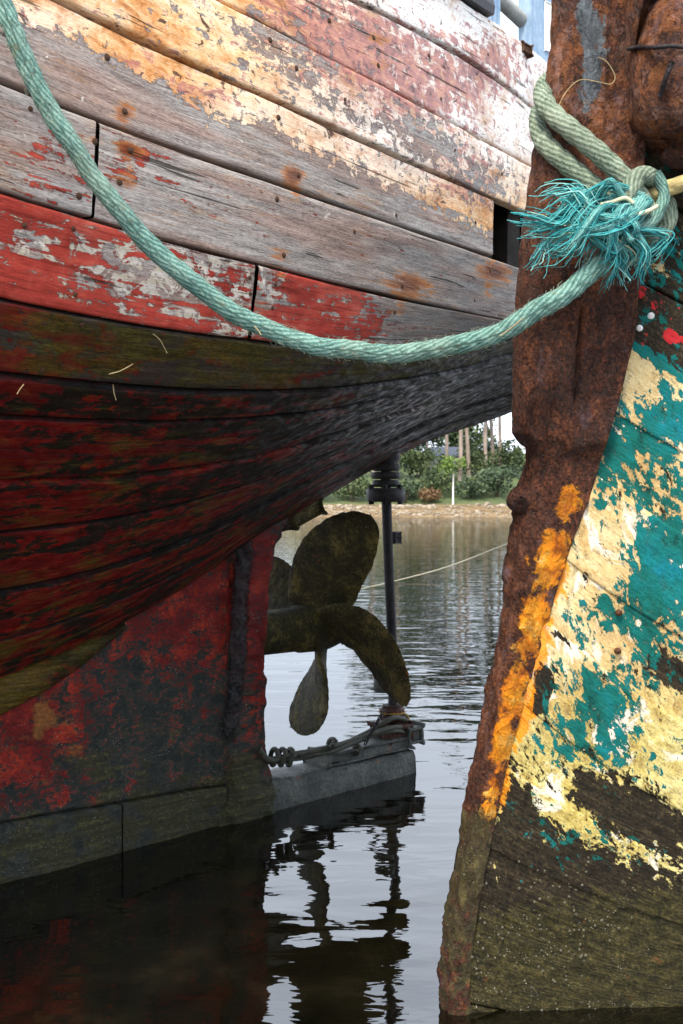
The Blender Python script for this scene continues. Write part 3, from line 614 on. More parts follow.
L1 = np.array([(-200, -80), (30, 25), (75, 35), (95, 52), (110, 62), (145, 75), (175, 90), (215, 115), (250, 120), (280, 130), (310, 150), (341, 162), (400, 190), (490, 235), (560, 265)], float)
NAILS = [(125, 113, 19), (97, 142, 17), (132, 150, 19), (120, 184, 17), (78, 197, 14), (298, 175, 22), (276, 201, 12), (278, 117, 12), (297, 67, 12), (270, 40, 10), (72, 230, 7), (76, 297, 8),
         (82, 326, 6), (45, 322, 6), (284, 256, 24), (251, 277, 9), (251, 292, 9), (276, 284, 8), (273, 306, 8), (237, 325, 8), (216, 362, 6), (42, 374, 6), (373, 39, 14), (379, 64, 12), (502, 174, 14),
         (403, 285, 22), (490, 272, 20), (395, 312, 13), (345, 100, 8), (440, 100, 9), (397, 215, 9), (476, 222, 12), (330, 20, 12), (430, 55, 10), (488, 55, 8), (105, 58, 12), (475, 300, 8), (25, 225, 5), (175, 260, 5), (355, 232, 8), (210, 160, 7), (30, 110, 6), (455, 150, 9)]
def hull_masks(V, wv):
    px, py = proj(V); wv = np.broadcast_to(wv, px.shape); A = {}
    b = lambda *a: blob(px, py, *a)
    ly = np.interp(px, L1[:, 0], L1[:, 1])
    cream = np.clip(.5 + (ly - py) / 46, -.2, .73)
    cream -= .30 * b(285, 52, 55, 20, 28) + .42 * b(425, 140, 42, 22, 30) + .22 * b(450, 60, 30, 18, 30) + .2 * b(330, 100, 60, 12, 25)
    cream -= .25 * b(485, 185, 30, 25) + .1 * b(300, 20, 80, 30)
    cream = np.where(wv < 3.0, -.4, cream)
    cream += .22 * smooth(380, 480, px) * (wv > 5)
    A['cream'] = cream
    A['white'] = np.clip(smooth(230, 430, px) * smooth(230, 120, py) + .35 * b(40, 20, 60, 20) + .25 * b(240, 110, 60, 25), 0, 1)
    A['stain'] = .36 + .18 * b(300, 20, 60, 30) + .33 * b(350, 45, 60, 35) + .30 * b(420, 90, 70, 40, 25) + .25 * b(490, 60, 50, 30) + .16 * b(200, 90, 60, 20) + .18 * b(470, 180, 40, 30) + .1 * b(110, 60, 30, 15)
    row1 = (wv > 1) & (wv < 2); row2 = (wv >= 2) & (wv < 3); und = wv <= 1
    red = np.full(px.shape, -.6)
    r1 = np.interp(px, [-300, 0, 60, 120, 200, 240, 300, 360, 400, 450, 515], [.73, .72, .66, .56, .47, .50, .69, .56, .34, .2, .08])
    r1 = r1 - .28 * b(150, 275, 60, 18, 15) - .30 * b(25, 240, 35, 14) - .2 * b(262, 280, 20, 30) + .12 * b(100, 315, 120, 16, 10)
    red = np.where(row1, r1, red)
    r2 = .17 + .28 * b(50, 165, 60, 40) + .40 * b(135, 152, 22, 15) + .22 * b(120, 185, 30, 14) + .10 * b(230, 190, 120, 30) + .1 * b(420, 245, 80, 20); red = np.where(row2, r2, red)
    ru = np.interp(px, [-300, 0, 110, 200, 340, 520], [.60, .58, .50, .46, .42, .40]) + .03 * smooth(430, 520, py) - .30 * smooth(330, 420, px) * (py < 440) - .08 * b(150, 345, 60, 12)
    red = np.where(und, ru, red); A['red'] = red
    A['primer'] = np.where(row1, np.interp(px, [0, 220, 300, 420], [.46, .48, .38, .08]), np.where(und, -.6 + .98 * b(420, 405, 120, 40, -10) , .02))  # primer on the red strake; painted wet sheen on the underside
    A['green'] = np.where(und, .42 + .12 * smooth(.90, .94, wv) + .22 * b(200, 340, 200, 26) + .08 * b(60, 650, 120, 60) + .12 * b(430, 360, 80, 20), np.where(row1, -.1 + .45 * smooth(380, 500, px) + .22 * b(250, 330, 60, 14), -.3 + .28 * b(500, 290, 60, 25) * (wv < 3)))
    A['wet'] = np.where(und, .45 + .55 * b(400, 410, 160, 60, -10), 0.)
    A['dark'] = np.where(und, 1. - .08 * smooth(.90, .94, wv) * smooth(480, 300, px), np.where(row1, .15 + .45 * smooth(330, 480, px), .30 * smooth(300, 500, px) * row2 + .0))  # underside: wet staining plus shade put into the colour
    rust = np.zeros(px.shape)
    for x, y, r in NAILS:
        k_ = (.92 if r >= 17 else (.55 if r > 10 else .3)) * (.75 + .25 * math.sin(x * 7.3)); q_ = .8 + .35 * math.sin(x * 3.1 + y)
        rust = np.maximum(rust, b(x + 5 * math.sin(y), y, r * 1.25 * q_, r * .62, 14) * k_); rust = np.maximum(rust, b(x - r * .1, y + r * .8, r * .34, r * .9 * q_, 0) * k_ * .62)
    A['rust'] = np.where(und, rust * .3, rust)
    return A
NAILBM = bmesh.new(); bmesh.ops.create_uvsphere(NAILBM, u_segments=8, v_segments=5, radius=1); NAIL_ME = bpy.data.meshes.new('nail'); NAILBM.to_mesh(NAIL_ME); NAILBM.free(); NAIL_ME.materials.append(M_NAIL)
nail_left = list(NAILS)
def plank(w0, w1, s0, s1, gap=.006, name='plank', lift=0., fine=.0085, label=None, tilt=0.):
    ss = np.concatenate([np.arange(s0, -2.2, .06) if s0 < -2.2 else [], np.arange(max(s0, -2.2), min(s1, 1.9), fine), np.linspace(min(s1, 1.9), s1, 14 if s1 > 1.9 else 2)]); ss = np.unique(np.round(ss, 5))
    mid = hull(np.array([max(min(-.8, s1 - .1), s0 + .1)]), np.array([w0 + 1e-4, w1 - 1e-4])); width = np.linalg.norm(mid[1] - mid[0])
    nv = max(8, int(width / .0105)); g = gap / width / 2; vv = np.concatenate([[0, 0, .012], np.linspace(.03, .97, nv), [.988, 1, 1]]); vv = g + vv * (1 - 2 * g)
    off = np.concatenate([[-.04, -.005, -.001], np.zeros(nv), [-.001, -.005, -.04]])
    W = w0 + (w1 - w0) * np.clip(vv, 1e-4, 1 - 1e-4); seed = RNG.uniform(0, 50)
    wig = (fbm(np.stack([ss * 2.2, ss * 0 + seed, ss * 0], -1), 3) - .5) * .012 / width * (w1 - w0)
    Wg = np.clip(W[None] + wig[:, None], w0 + 1e-5, w1 - 1e-5) if w0 >= 1 else np.clip(W[None], 0, .9999) + wig[:, None] * 0
    V = hull(ss[:, None], Wg)
    du = np.gradient(V, axis=0); Vm = hull(ss[:, None], np.clip(np.broadcast_to(np.linspace(w0 + 1e-3, w1 - 1e-3, len(W))[None], Wg.shape), 0, 6.999)); dv = np.gradient(Vm, axis=1)
    N = np.cross(du, dv); N /= np.linalg.norm(N, axis=-1, keepdims=True) + 1e-9
    if np.mean(np.sum(N * N3, -1)) < 0: N = -N
    U, Vv = np.broadcast_arrays(ss[:, None], (vv * width)[None])
    dis = (fbm(np.stack([U * 3, Vv * 12 + seed, U * 0], -1), 4) - .5) * .008 + (fbm(np.stack([U * 20, Vv * 70, U * 0 + seed], -1), 3) - .5) * .0035
    cup = -.002 * (np.abs(np.linspace(-1, 1, len(W))) ** 3)
    V = V + N * (off[None] + dis + cup[None] + lift + tilt * np.linspace(0, 1, len(W))[None])[..., None]
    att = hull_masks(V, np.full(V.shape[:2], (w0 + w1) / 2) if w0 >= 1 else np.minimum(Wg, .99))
    ed_ = np.minimum(np.abs(vv - 0), np.abs(1 - vv)) * width; att['seam'] = np.broadcast_to(np.exp(-(ed_ / (.0085 if w0 < 1 else .0035)) ** 2)[None] * (1. if w0 < 1 else .55), V.shape[:2]).copy()
    uv = np.stack([U + seed, Vv + seed * 3.1 + np.concatenate([off[:len(off) // 2], -off[len(off) // 2:]])[None]], -1)
    dn = np.cross(V[1:, :-1] - V[:-1, :-1], V[:-1, 1:] - V[:-1, :-1]); flip = np.mean(np.sum(dn * N[:-1, :-1], -1)) < 0
    o = adopt(grid(name, V, M_PLANK, None, uv=uv, attrs=att, flip=flip), boat)
    if label: o['label'] = label
    px, py = proj(V[:, 4:-4]); Vi, Ni = V[:, 4:-4].reshape(-1, 3), N[:, 4:-4].reshape(-1, 3); px, py = px.ravel(), py.ravel()
    for x, y, r in list(nail_left):
        q = (px - x) ** 2 + (py - y) ** 2; i = int(np.argmin(q))
        if q[i] < 16:
            nail_left.remove((x, y, r)); nl = link('nail', NAIL_ME, None, o); rad = .0065 if r < 10 else .0085
            nn = Vector(Ni[i]); nl.rotation_euler = nn.to_track_quat('Z', 'Y').to_euler(); nl.location = Vector(Vi[i]); nl.scale = (rad, rad, rad * .45)
    return o
def s_at(px, py, k): return ray_d(px, py, dk(k))[0]
sE, sA_, sR = s_at(257, 300, 1), s_at(98, 165, 2), s_at(494, 230, 3)
QS = [0, .16, .32, .49, .66, .83, .92, 1.0]
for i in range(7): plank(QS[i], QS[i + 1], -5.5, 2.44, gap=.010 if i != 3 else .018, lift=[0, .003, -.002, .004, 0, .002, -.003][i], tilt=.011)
plank(1, 2, -5.5, sE - .004, .007, label='red painted plank flaking to pale primer'); plank(1, 2, sE + .004, 2.44, .007, lift=.004, label='red patched plank fading to green-brown wood')
plank(2, 3, -5.5, sA_ - .004, .010, label='grey plank with faded red paint'); plank(2, 3, sA_ + .004, 2.44, .010, lift=.003, label='bare grey plank with rust stains')
plank(3, 4, -5.5, sR, .011, label='bare grey plank with cream paint along its top, broken off at the stern')
plank(4, 5, -5.5, 2.44, .010, lift=.004, label='plank covered in cream paint with orange stains'); plank(5, 6, -5.5, 2.44, .009, lift=-.002); plank(6, 7, -5.5, 2.44, .008, lift=.004, label='white topmost plank')
# inner lining, far side and deck keep the hull dark inside
ssl = np.linspace(-5.4, 2.40, 70)
def lining(name, sign, inset, mat):
    WW = np.concatenate([np.linspace(0, .999, 14), np.linspace(1.001, 6.99, 14)]); V = hull(ssl[:, None], WW[None])
    rel = V - np.array([O2[0], O2[1], 0]); s = rel @ A3; d = rel @ N3; z = V[..., 2] + (inset * .7 if sign > 0 else 0)
    d = np.maximum(d - inset, 0) * sign if sign > 0 else -d
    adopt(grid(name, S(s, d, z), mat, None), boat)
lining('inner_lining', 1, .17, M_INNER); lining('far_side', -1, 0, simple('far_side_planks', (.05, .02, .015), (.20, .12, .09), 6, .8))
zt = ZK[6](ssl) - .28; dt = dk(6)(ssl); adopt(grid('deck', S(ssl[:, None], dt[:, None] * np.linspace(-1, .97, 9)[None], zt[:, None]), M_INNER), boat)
for s in np.arange(-2.2, 1.5, .36):    # ribs inside, seen through the broken plank
    WW = np.linspace(1.05, 6.8, 16); V = hull(np.full(16, s), WW) - N3 * .09
    tv = np.stack([V - A3 * .04 + N3 * .04, V + A3 * .04 + N3 * .04, V + A3 * .04 - N3 * .04, V - A3 * .04 - N3 * .04], 1); adopt(grid('rib', tv, M_INNER, None, cv=True, caps=True, sm=False), boat)
# cap rail, stanchions and stern fittings above the topmost plank
def on_boat(px, py, d): 
    s, z = ray_d(px, py, lambda q: d); return s, z
sr = np.linspace(-5.4, s_at(489, 15, 6), 60)
rp = S(sr, dk(6)(sr) - .03, ZK[6](sr) + .035); prof = np.array([(-.06, -.03), (.055, -.03), (.06, 0), (.05, .03), (-.055, .03)])
adopt(grid('cap_rail', rp[:, None] + prof[None, :, :1] * N3 + prof[None, :, 1:] * Z3, M_BLACK, None, cv=True, caps=True, sm=False), boat)
def vpost(name, px0, px1, ytop, ybot, d, th, mat, lean=0.):
    s0, z0 = on_boat(px0, ybot, d); s1, z1 = on_boat(px1, ybot, d); zt_ = on_boat((px0 + px1) / 2, ytop, d)[1]; c = S((s0 + s1) / 2, d - th, (z0 + zt_) / 2)
    o = box(name, c, (abs(s1 - s0) / 2, th, (zt_ - z0) / 2), mat, None, (A3, N3, Z3), .008); adopt(o, boat); return o
vpost('stanchion', 489, 499, -60, 45, .80, .03, M_BLUE)
bp = vpost('stern_panel', 530, 556, -80, 62, .55, .03, M_BLUE)
vpost('white_patch', 545, 551, 2, 50, .553, .004, M_WHITEP)
sp0, sp1 = S(*on_boat(470, -28, .5)[:1], .5, on_boat(470, -28, .5)[1]), S(on_boat(545, 42, .5)[0], .5, on_boat(545, 42, .5)[1])
adopt(tube('diagonal_spar', cr_path([sp0, (sp0 + sp1) / 2, sp1], 8), .035, M_GREY, None, 12), boat)
sb, zb_ = on_boat(531, 47, dk(6)(.6)); adopt(box('rusty_cleat', S(sb, dk(6)(sb) - .02, zb_), (.03, .04, .018), M_NAIL, None, (A3, N3, Z3), .006, jit=.012), boat)

# ---- deadwood, keel, sternpost
def foul_masks(V):
    px, py = proj(V); b = lambda *a: blob(px, py, *a)
    red = .44 + .18 * b(30, 760, 60, 40) + .34 * b(200, 610, 60, 45, -25) + .28 * b(30, 720, 50, 45) + .2 * b(255, 600, 16, 80) - .22 * b(140, 760, 110, 45) - .12 * b(150, 690, 60, 25) - .5 * smooth(790, 815, py + px * .15 - 20)
    red = red + .18 * b(120, 840, 45, 14) + .35 * b(262, 600, 9, 90)
    grn = .22 + .25 * b(130, 770, 120, 40) + .4 * smooth(800, 850, py + px * .2) + .35 * b(243, 770, 14, 60)
    brn = .16 + .26 * b(60, 740, 40, 60) + .15 * b(30, 700, 50, 40)
    blk = -.1 + .95 * b(238, 640, 13, 130, 3) + .4 * b(215, 725, 20, 22) + .3 * b(255, 560, 20, 26) - .3 * b(243, 770, 12, 45)
    return dict(red=red, green=grn, brown=brn, black=blk)
def slab(name, s_arr, zlo, zhi, dv, mat=None, res=.016, bulge=0., noise_a=.01, nface=None, back=True):
    nvv = max(6, int(np.max(zhi - zlo) / res)); f = np.linspace(0, 1, nvv); z = zlo[:, None] + (zhi - zlo)[:, None] * f[None]; s = np.broadcast_to(s_arr[:, None], z.shape); d = np.broadcast_to(dv, z.shape).copy()
    Vf = S(s, d, z); n_ = (fbm(np.stack([s * 5, z * 5, z * 0 + 3], -1), 5) - .5) * noise_a * 2 + (fbm(np.stack([s * 30, z * 30, z * 0], -1), 3) - .5) * noise_a * .5
    Vf = Vf + N3 * n_[..., None]; Vb = S(s, -d, z)
    V = np.concatenate([Vf, Vb[:, ::-1]], 1); S2 = np.concatenate([s, s[:, ::-1]], 1); Z2 = np.concatenate([z, z[:, ::-1]], 1)
    o = grid(name, V, mat or M_FOUL, None, uv=np.stack([S2, Z2], -1), attrs=foul_masks(V), cv=True, caps=True, flip=False); return adopt(o, boat)
sd = np.concatenate([np.linspace(-5.4, -2, 30), np.arange(-1.98, -.215, .016)])
ksz = [ray_d(x, y, lambda s: .1) for x, y in [(0, 824), (90, 808), (180, 792), (232, 785)]]; kz = np.poly1d(np.polyfit([k[0] for k in ksz], [k[1] for k in ksz], 1))
slab('deadwood', sd, kz(sd) + .006, zB(sd) + .05, .095, noise_a=.012)
bl = [-5.4, -3.2, float(on_boat(122, 830, .1)[0]), -.23]
for a_, b_ in zip(bl[:-1], bl[1:]):
    q = np.linspace(a_ + .003, b_ - .003, max(12, int((b_ - a_) / .016))); slab('keel_timber', q, np.full(q.shape, -.45), kz(q) - .008, .104, noise_a=.014)
# garboard strake, ending in a point on the deadwood
gb = [ray_d(x, y, lambda s: .12) for x, y in [(0, 716), (40, 695), (79, 669), (127, 629)]]; gs = np.concatenate([np.linspace(-5.4, -2.0, 20), np.arange(-1.98, gb[-1][0], .016)])
glo = np.interp(gs, [-5.4, -2.6] + [g[0] for g in gb], [.18, .40] + [g[1] for g in gb]); ghi = np.maximum(zB(gs) + .012, glo + .006)
fv = np.linspace(0, 1, 12); zz = glo[:, None] + (ghi - glo)[:, None] * fv; dd_ = .106 + .028 * np.sin(np.pi * np.clip(fv * .8 + .1, 0, 1)); 
V = S(gs[:, None], dd_[None], zz); V = np.concatenate([S(gs[:, None], .08, zz[:, :1]), V, S(gs[:, None], .08, zz[:, -1:])], 1)
gm_ = hull_masks(V, np.zeros(V.shape[:2])); gm_['green'] = gm_['green'] + .2
o = adopt(grid('garboard_plank', V, M_PLANK, None, uv=np.stack([np.broadcast_to(gs[:, None], V.shape[:2]) + 7, V[..., 2]], -1), attrs=gm_, flip=False), boat)
# sternpost: rounded column, lumpy with fouling, flaring to the shoe
zs = np.arange(-.42, 1.27, .012); aft_t = [ray_d(x, y, lambda s: .06) for x, y in [(284, 524), (273, 545), (268, 570), (265, 620), (262, 680), (262, 720), (265, 760), (272, 785), (273, 812)]]
at_ = sorted([(z, s) for s, z in aft_t]); aft = pch([-.5] + [t[0] for t in at_] + [1.35], [at_[0][1]] + [t[1] for t in at_] + [at_[-1][1] + .04])(zs)
fwd = -.235 - .02 * np.sin(zs * 5) - .05 * smooth(.12, .02, zs); th = np.linspace(0, 2 * np.pi, 72, endpoint=False)
sc_ = (aft + fwd) / 2; hs = (aft - fwd) / 2; ex = .55
cs, sn = np.cos(th), np.sin(th); sx_ = np.sign(cs) * np.abs(cs) ** ex; sy_ = np.sign(sn) * np.abs(sn) ** ex
hd = .118 + .02 * smooth(.35, .0, zs)
V = S(sc_[:, None] + hs[:, None] * sx_[None], hd[:, None] * sy_[None], zs[:, None])
nrm = (S(sx_ * .6, sy_, 0 * sx_) - S(0, 0, 0)); lump = (fbm(V * 9, 3) - .5) * .03 + (fbm(V * 32, 4) - .5) * .035 * (1 + 1.4 * blob(*proj(V), 238, 620, 16, 140, 3))
ridge = .045 * blob(*proj(V), 238, 610, 13, 120, 3) * fbm(V * 22 + 4, 4, .65)
V = V + nrm[None] * (lump + ridge)[..., None]
adopt(grid('sternpost', V, M_FOUL, None, uv=np.stack([np.broadcast_to(th / 6.28 * .8, V.shape[:2]), V[..., 2]], -1), attrs=foul_masks(V), cv=True, caps=True, flip=False), boat)

# ---- shoe under the propeller aperture, with bearing block
def shoe_top(s): return np.interp(s, [-.05, .15, .9], [.135, .12, .105])
s2 = float(on_boat(417, 760, .1)[0]); q = np.linspace(-.06, s2, 60)
prof = [(-.10, -.42), (-.10, -.02), (-.085, 0), (0, .008), (.082, 0), (.098, -.025), (.104, -.42)]
V = np.stack([S(q, d * (1 - .08 * q), np.where(z < -.3, z, shoe_top(q) + z)) for d, z in [(-.1, -.42), (-.1, -.02), (-.085, 0), (-.03, .006), (.03, .006), (.082, 0), (.098, -.025), (.104, -.1), (.104, -.42)]], 1)
V = V + ((fbm(V * 14, 4) - .5) * .022)[..., None] * np.array([.4, -.4, .9])
adopt(grid('shoe', V, M_SHOE, None, cv=True, caps=True, flip=True), boat)
sb0, sb1 = float(on_boat(328, 760, .08)[0]), s2 - .01
adopt(box('shoe_cap', S((sb0 + sb1) / 2, 0, .15), ((sb1 - sb0) / 2, .075, .028), M_SHOE, None, (A3, N3, Z3), .01, taper=lambda c: c if c[2] < 0 else c * np.array([.93, .9, 1]), jit=.02), boat)
sk = float(on_boat(394, 700, 0.)[0])
adopt(box('bearing_block', S(sk - .02, 0, .20), (.075, .065, .035), M_RUST, None, (A3, N3, Z3), .012, jit=.02), boat)
adopt(box('heel_block', S(sk + .075, 0, .175), (.05, .07, .04), M_SHOE, None, (A3, N3, Z3), .012, jit=.02), boat)
adopt(lathe('bearing_cup', [(-.02, .055), (.06, .052), (.065, .062), (.085, .064), (.09, .05), (.105, .045)], M_RUST, None, S(sk - .015, 0, .22), Z3, 20, .012), boat)
adopt(lathe('brass_ring', [(0, .06), (.008, .066), (.016, .06)], simple('ochre_ring', (.20, .10, .02), (.45, .27, .07), 40, .6), None, S(sk - .015, 0, .285), Z3, 20), boat)
# ---- rudder stock
z_top = float(zB(sk)) + .06
stx = [S(sk - .006, 0, .30), S(sk - .012, 0, .6), S(sk - .036, 0, 1.0), S(sk - .066, 0, z_top)]
adopt(tube('rudder_stock', cr_path(stx, 24), .0245, M_BLACK, None, 14), boat)
def zpx(y): return float(on_boat(385, y, 0.)[1])
for nm, y0, y1, r in (('gland', 502, 488, .094), ('gland_collar', 487, 480, .066), ('gland_collar', 479, 472, .072), ('gland_collar', 471, 463, .068), ('gland_neck', 462, 445, .070)):
    z0, z1 = zpx(y0), zpx(y1); c = S(sk - .058, 0, z0); h = z1 - z0
    fl = adopt(lathe(nm, [(0, r * .86), (h * .15, r), (h * .85, r), (h, r * .86)], M_BLACK, None, c, Z3, 18, .014), boat)
    if nm == 'gland':
        for k in range(6):
            a = k * 1.047 + .3; bo = lathe('bolt', [(-.012, .013), (h + .010, .013), (h + .016, .008)], M_BLACK, None, S(sk - .058 + .080 * math.cos(a), .080 * math.sin(a), z0), Z3, 6); bo.parent = fl
for y in (535, 541): adopt(box('clamp_lug', S(sk + .008, .0, zpx(y)), (.02, .02, .011), M_BLACK, None, (A3, N3, Z3), .004), boat)
adopt(lathe('zinc_collar', [(0, .02), (.01, .05), (.075, .05), (.085, .03)], M_SHOE, None, S(sk - .06, -.01, zpx(693)), Z3, 14, .012), boat)
cl = S(*on_boat(301, 513, .02)[:1], .02, on_boat(301, 513, .02)[1] + .0); adopt(box('underside_block', cl, (.09, .05, .035), M_PROP, None, (A3 * .93 + Z3 * .36, N3, Z3 * .93 - A3 * .36), .012, jit=.03), boat)

# ---- propeller
sh, zh = .356, .745
prop = adopt(lathe('propeller', [(-.40, .094), (-.16, .098), (-.13, .098), (-.12, .106), (-.03, .107), (.05, .104), (.10, .09), (.13, .075), (.16, .06), (.17, .03)], M_PROP, None, S(sh, 0, zh), A3, 28, .010), boat)
def blade(phi0, R0=.5751, cm=.405, skew=27, pr=.80):
    nr, nc = 48, 40; r = np.linspace(.09, R0, nr); x = (r - .09) / (R0 - .09)
    c = cm * (.53 + .47 * np.sin(np.clip(x * 1.25, 0, 1) * np.pi / 2) ** .5) * np.sqrt(np.clip(1 - np.clip((x - .55) / .45, 0, 1) ** 1.5, 0, 1)); c = np.maximum(c, .004)
    ph = R(phi0) - R(skew) * x ** 1.6; pitch = pr * 2 * R0; beta = np.arctan(pitch / (2 * np.pi * np.maximum(r, .16)))
    tt = np.linspace(0, 2 * np.pi, nc, endpoint=False); u = np.cos(tt); thk = (.050 * (1 - x) ** 1.5 + .008)[:, None] * np.sin(tt)[None] * np.sqrt(np.maximum(1 - .4 * np.abs(u[None]), .05))
    off = c[:, None] / 2 * u[None]; adv = r[:, None] * (np.radians(skew) * x ** 1.6)[:, None] * np.tan(beta)[:, None]   # skew follows the helix
    ang = ph[:, None] + off * np.cos(beta)[:, None] / r[:, None]
    rr = r[:, None] * np.ones_like(off); dd = rr * np.cos(ang); z2 = rr * np.sin(ang); sax = -off * np.sin(beta)[:, None] + adv * .68 + thk * np.cos(beta)[:, None]
    V = S(sh + .02 + sax, dd, zh + z2); V = V + ((fbm(V * 45, 3) - .5) * .016)[..., None] * A3 + ((fbm(V * 60 + 9, 3) - .5) * .014)[..., None] * Z3
    o = grid('blade', V, M_PROP, None, cv=True, caps=True, flip=True); o.parent = prop; return V
BL = [blade(a) for a in (89.3, -.7, -90.7, 179.3)]
# ================================================================== TEAL BOAT (bow, on the right)
def YB(py): return (2.57 - .154 * CZ) / (1 + .154 * (HY - py) / FPX)
def PB(px, py, off=0.):
    Y = YB(py) + off; return np.array([(px - CX) / FPX * Y, Y, CZ + (HY - py) / FPX * Y])
LE = [(560, -60), (556, -20), (553, 40), (546, 90), (535, 150), (524, 230), (518, 300), (515, 360), (514, 412), (515, 432), (520, 441), (528, 447), (529, 460), (525, 475), (517, 492), (512, 520), (506, 580), (498, 640), (489, 690), (481, 730), (471, 775), (463, 820), (455, 870), (447, 910), (442, 950), (439, 985), (441, 1010), (448, 1060), (470, 1130), (520, 1220)]
RB = [(638, -60), (637, 60), (634, 180), (632, 240), (630, 290), (625, 340), (610, 400), (599, 440), (592, 470), (583, 500), (567, 540), (551, 590), (537, 640), (522, 690), (508, 740), (497, 785), (489, 825), (480, 870), (472, 910), (467, 950), (464, 990), (466, 1010), (474, 1060), (493, 1130), (540, 1220)]
OLD_RB = np.array([(630, 290), (625, 340), (610, 400), (598, 440), (589, 490), (582, 540), (573, 600), (560, 660), (548, 710), (538, 750), (528, 797), (519, 845), (510, 900), (503, 940), (497, 1000)], float)
def tabz(tab):
    q = np.array([PB(x, y) for x, y in tab]); i = np.argsort(q[:, 2]); return q[i, 2], q[i, 0]
lz, lx = tabz(LE); rz, rx = tabz(RB)
def XL(z): return np.interp(z, lz, lx)
def XR(z): return np.interp(z, rz, rx)
def Yp(z): return 2.57 - .154 * z
boatb = root('beached_boat', (float(XR(0.)), 2.6, 0), 'old boat bow with flaking teal and cream paint and a rusty stem', 'boat')

def stem_masks(V):
    px, py = proj(V); b = lambda *a: blob(px, py, *a)
    org = -.40 + np.maximum.reduce([1.5 * b(568, 505, 15, 26, 14), 1.5 * b(551, 560, 25, 46, 16), 1.5 * b(534, 625, 23, 46, 14), 1.4 * b(516, 690, 21, 46, 14), 1.35 * b(501, 745, 17, 46, 12), 1.25 * b(489, 800, 13, 42, 10)]) - .75 * smooth(15, 6, px - np.interp(py, [490, 585, 690, 785, 850], [520, 505, 489, 468, 458]))
    grn = -.4 + .95 * smooth(690, 870, py) + .35 * b(585, 470, 12, 40) + .3 * b(470, 850, 30, 60)
    bare = -.3 + .24 * smooth(300, 180, py) + .85 * b(592, 75, 16, 60, 8) + .75 * b(585, 20, 14, 30) + .6 * b(572, 205, 14, 16) + .3 * b(545, 460, 10, 30)
    tone = .1 + .25 * smooth(330, 200, py) + .3 * b(560, 60, 14, 50) + .3 * b(600, 130, 18, 40) - .35 * b(560, 340, 60, 80) - .2 * b(560, 440, 40, 50) + .25 * b(500, 720, 20, 100)
    return dict(orange=org, green=grn, bare=bare, tone=tone)
def skin(base):                        # eroded surface relief
    return (fbm(base * np.array([13, 13, 6]), 4) - .5) * .011 + (fbm(base * np.array([55, 55, 30]), 4, .65) - .5) * .018
zrow = np.arange(-.45, 2.60, .0085); nf, nb = 46, 10
f = np.linspace(0, 1, nf); X0, X1 = XL(zrow), XR(zrow) + .012
band_in = .010 * smooth(CZ + .05, CZ - .05, zrow)
Xf = X1[:, None] + (X0 + band_in - X1)[:, None] * f[None]; prof_y = -.010 - .012 * np.sin(np.pi * np.clip(f, 0, 1)) + .05 * np.clip((f - .84) / .16, 0, 1) ** 2.2
upper = smooth(CZ + .10, CZ + .16, zrow)[:, None] * (.028 * (1 - f[None] ** 6))
Vf = np.stack([Xf, Yp(zrow)[:, None] + prof_y[None] - upper + 0 * Xf, np.broadcast_to(zrow[:, None], Xf.shape)], -1)
fb = np.linspace(0, 1, nb); Xb = (X0 + band_in)[:, None] + .012 + (X1 - X0)[:, None] * fb[None]; Vb = np.stack([Xb, np.broadcast_to(Yp(zrow)[:, None] + .07 + .17 * smooth(0, .25, fb)[None], Xb.shape), np.broadcast_to(zrow[:, None], Xb.shape)], -1)
V = np.concatenate([Vf, Vb], 1); dr = np.zeros_like(V); dr[:, :nf, 1] = -1; dr[:, nf - 8:nf + 3, 0] = -.7
V = V + dr * (skin(V) * np.where(V[..., 2:3] * 0 + V[..., 2:3] > 0, 1, 1)[..., 0])[..., None]
# long crack down the upper stem
px, py = proj(V); V[..., 1] += .018 * np.exp(-((px - 578 + (py - 360) * .06) / 1.6) ** 2) * smooth(300, 320, py) * smooth(420, 390, py)
V[..., 1] += .012 * np.exp(-((px - np.interp(py, [0, 140, 300], [612, 606, 606])) / 2.) ** 2) * smooth(300, 250, py)
adopt(grid('stem', V, M_RUST, None, uv=np.stack([V[..., 0], V[..., 2]], -1), attrs=stem_masks(V), cv=True, caps=True, flip=True), boatb)
# iron band on the lower leading edge
bpts = [(x + 13, y) for x, y in LE if 490 < y < 1070]; bp_ = cr_path([PB(x, y, .035) for x, y in bpts], 190); Vt, uvt = tube_arrays(bp_, .036, 20)
Vt = Vt + (Vt - bp_[:, None]) / .036 * (skin(Vt) * 1.5)[..., None]
adopt(grid('stem_band', Vt, M_RUST, None, attrs={k: v - (.5 if k == 'orange' else 0) for k, v in stem_masks(Vt).items()}, cv=True, caps=True), boatb)
kb = lathe('band_bolt', [(-.05, .028), (-.03, .034), (.0, .032), (.02, .022), (.026, .006)], M_RUST, None, PB(521, 499, .0), (-.15, -1, .1), 18, .012); adopt(kb, boatb)

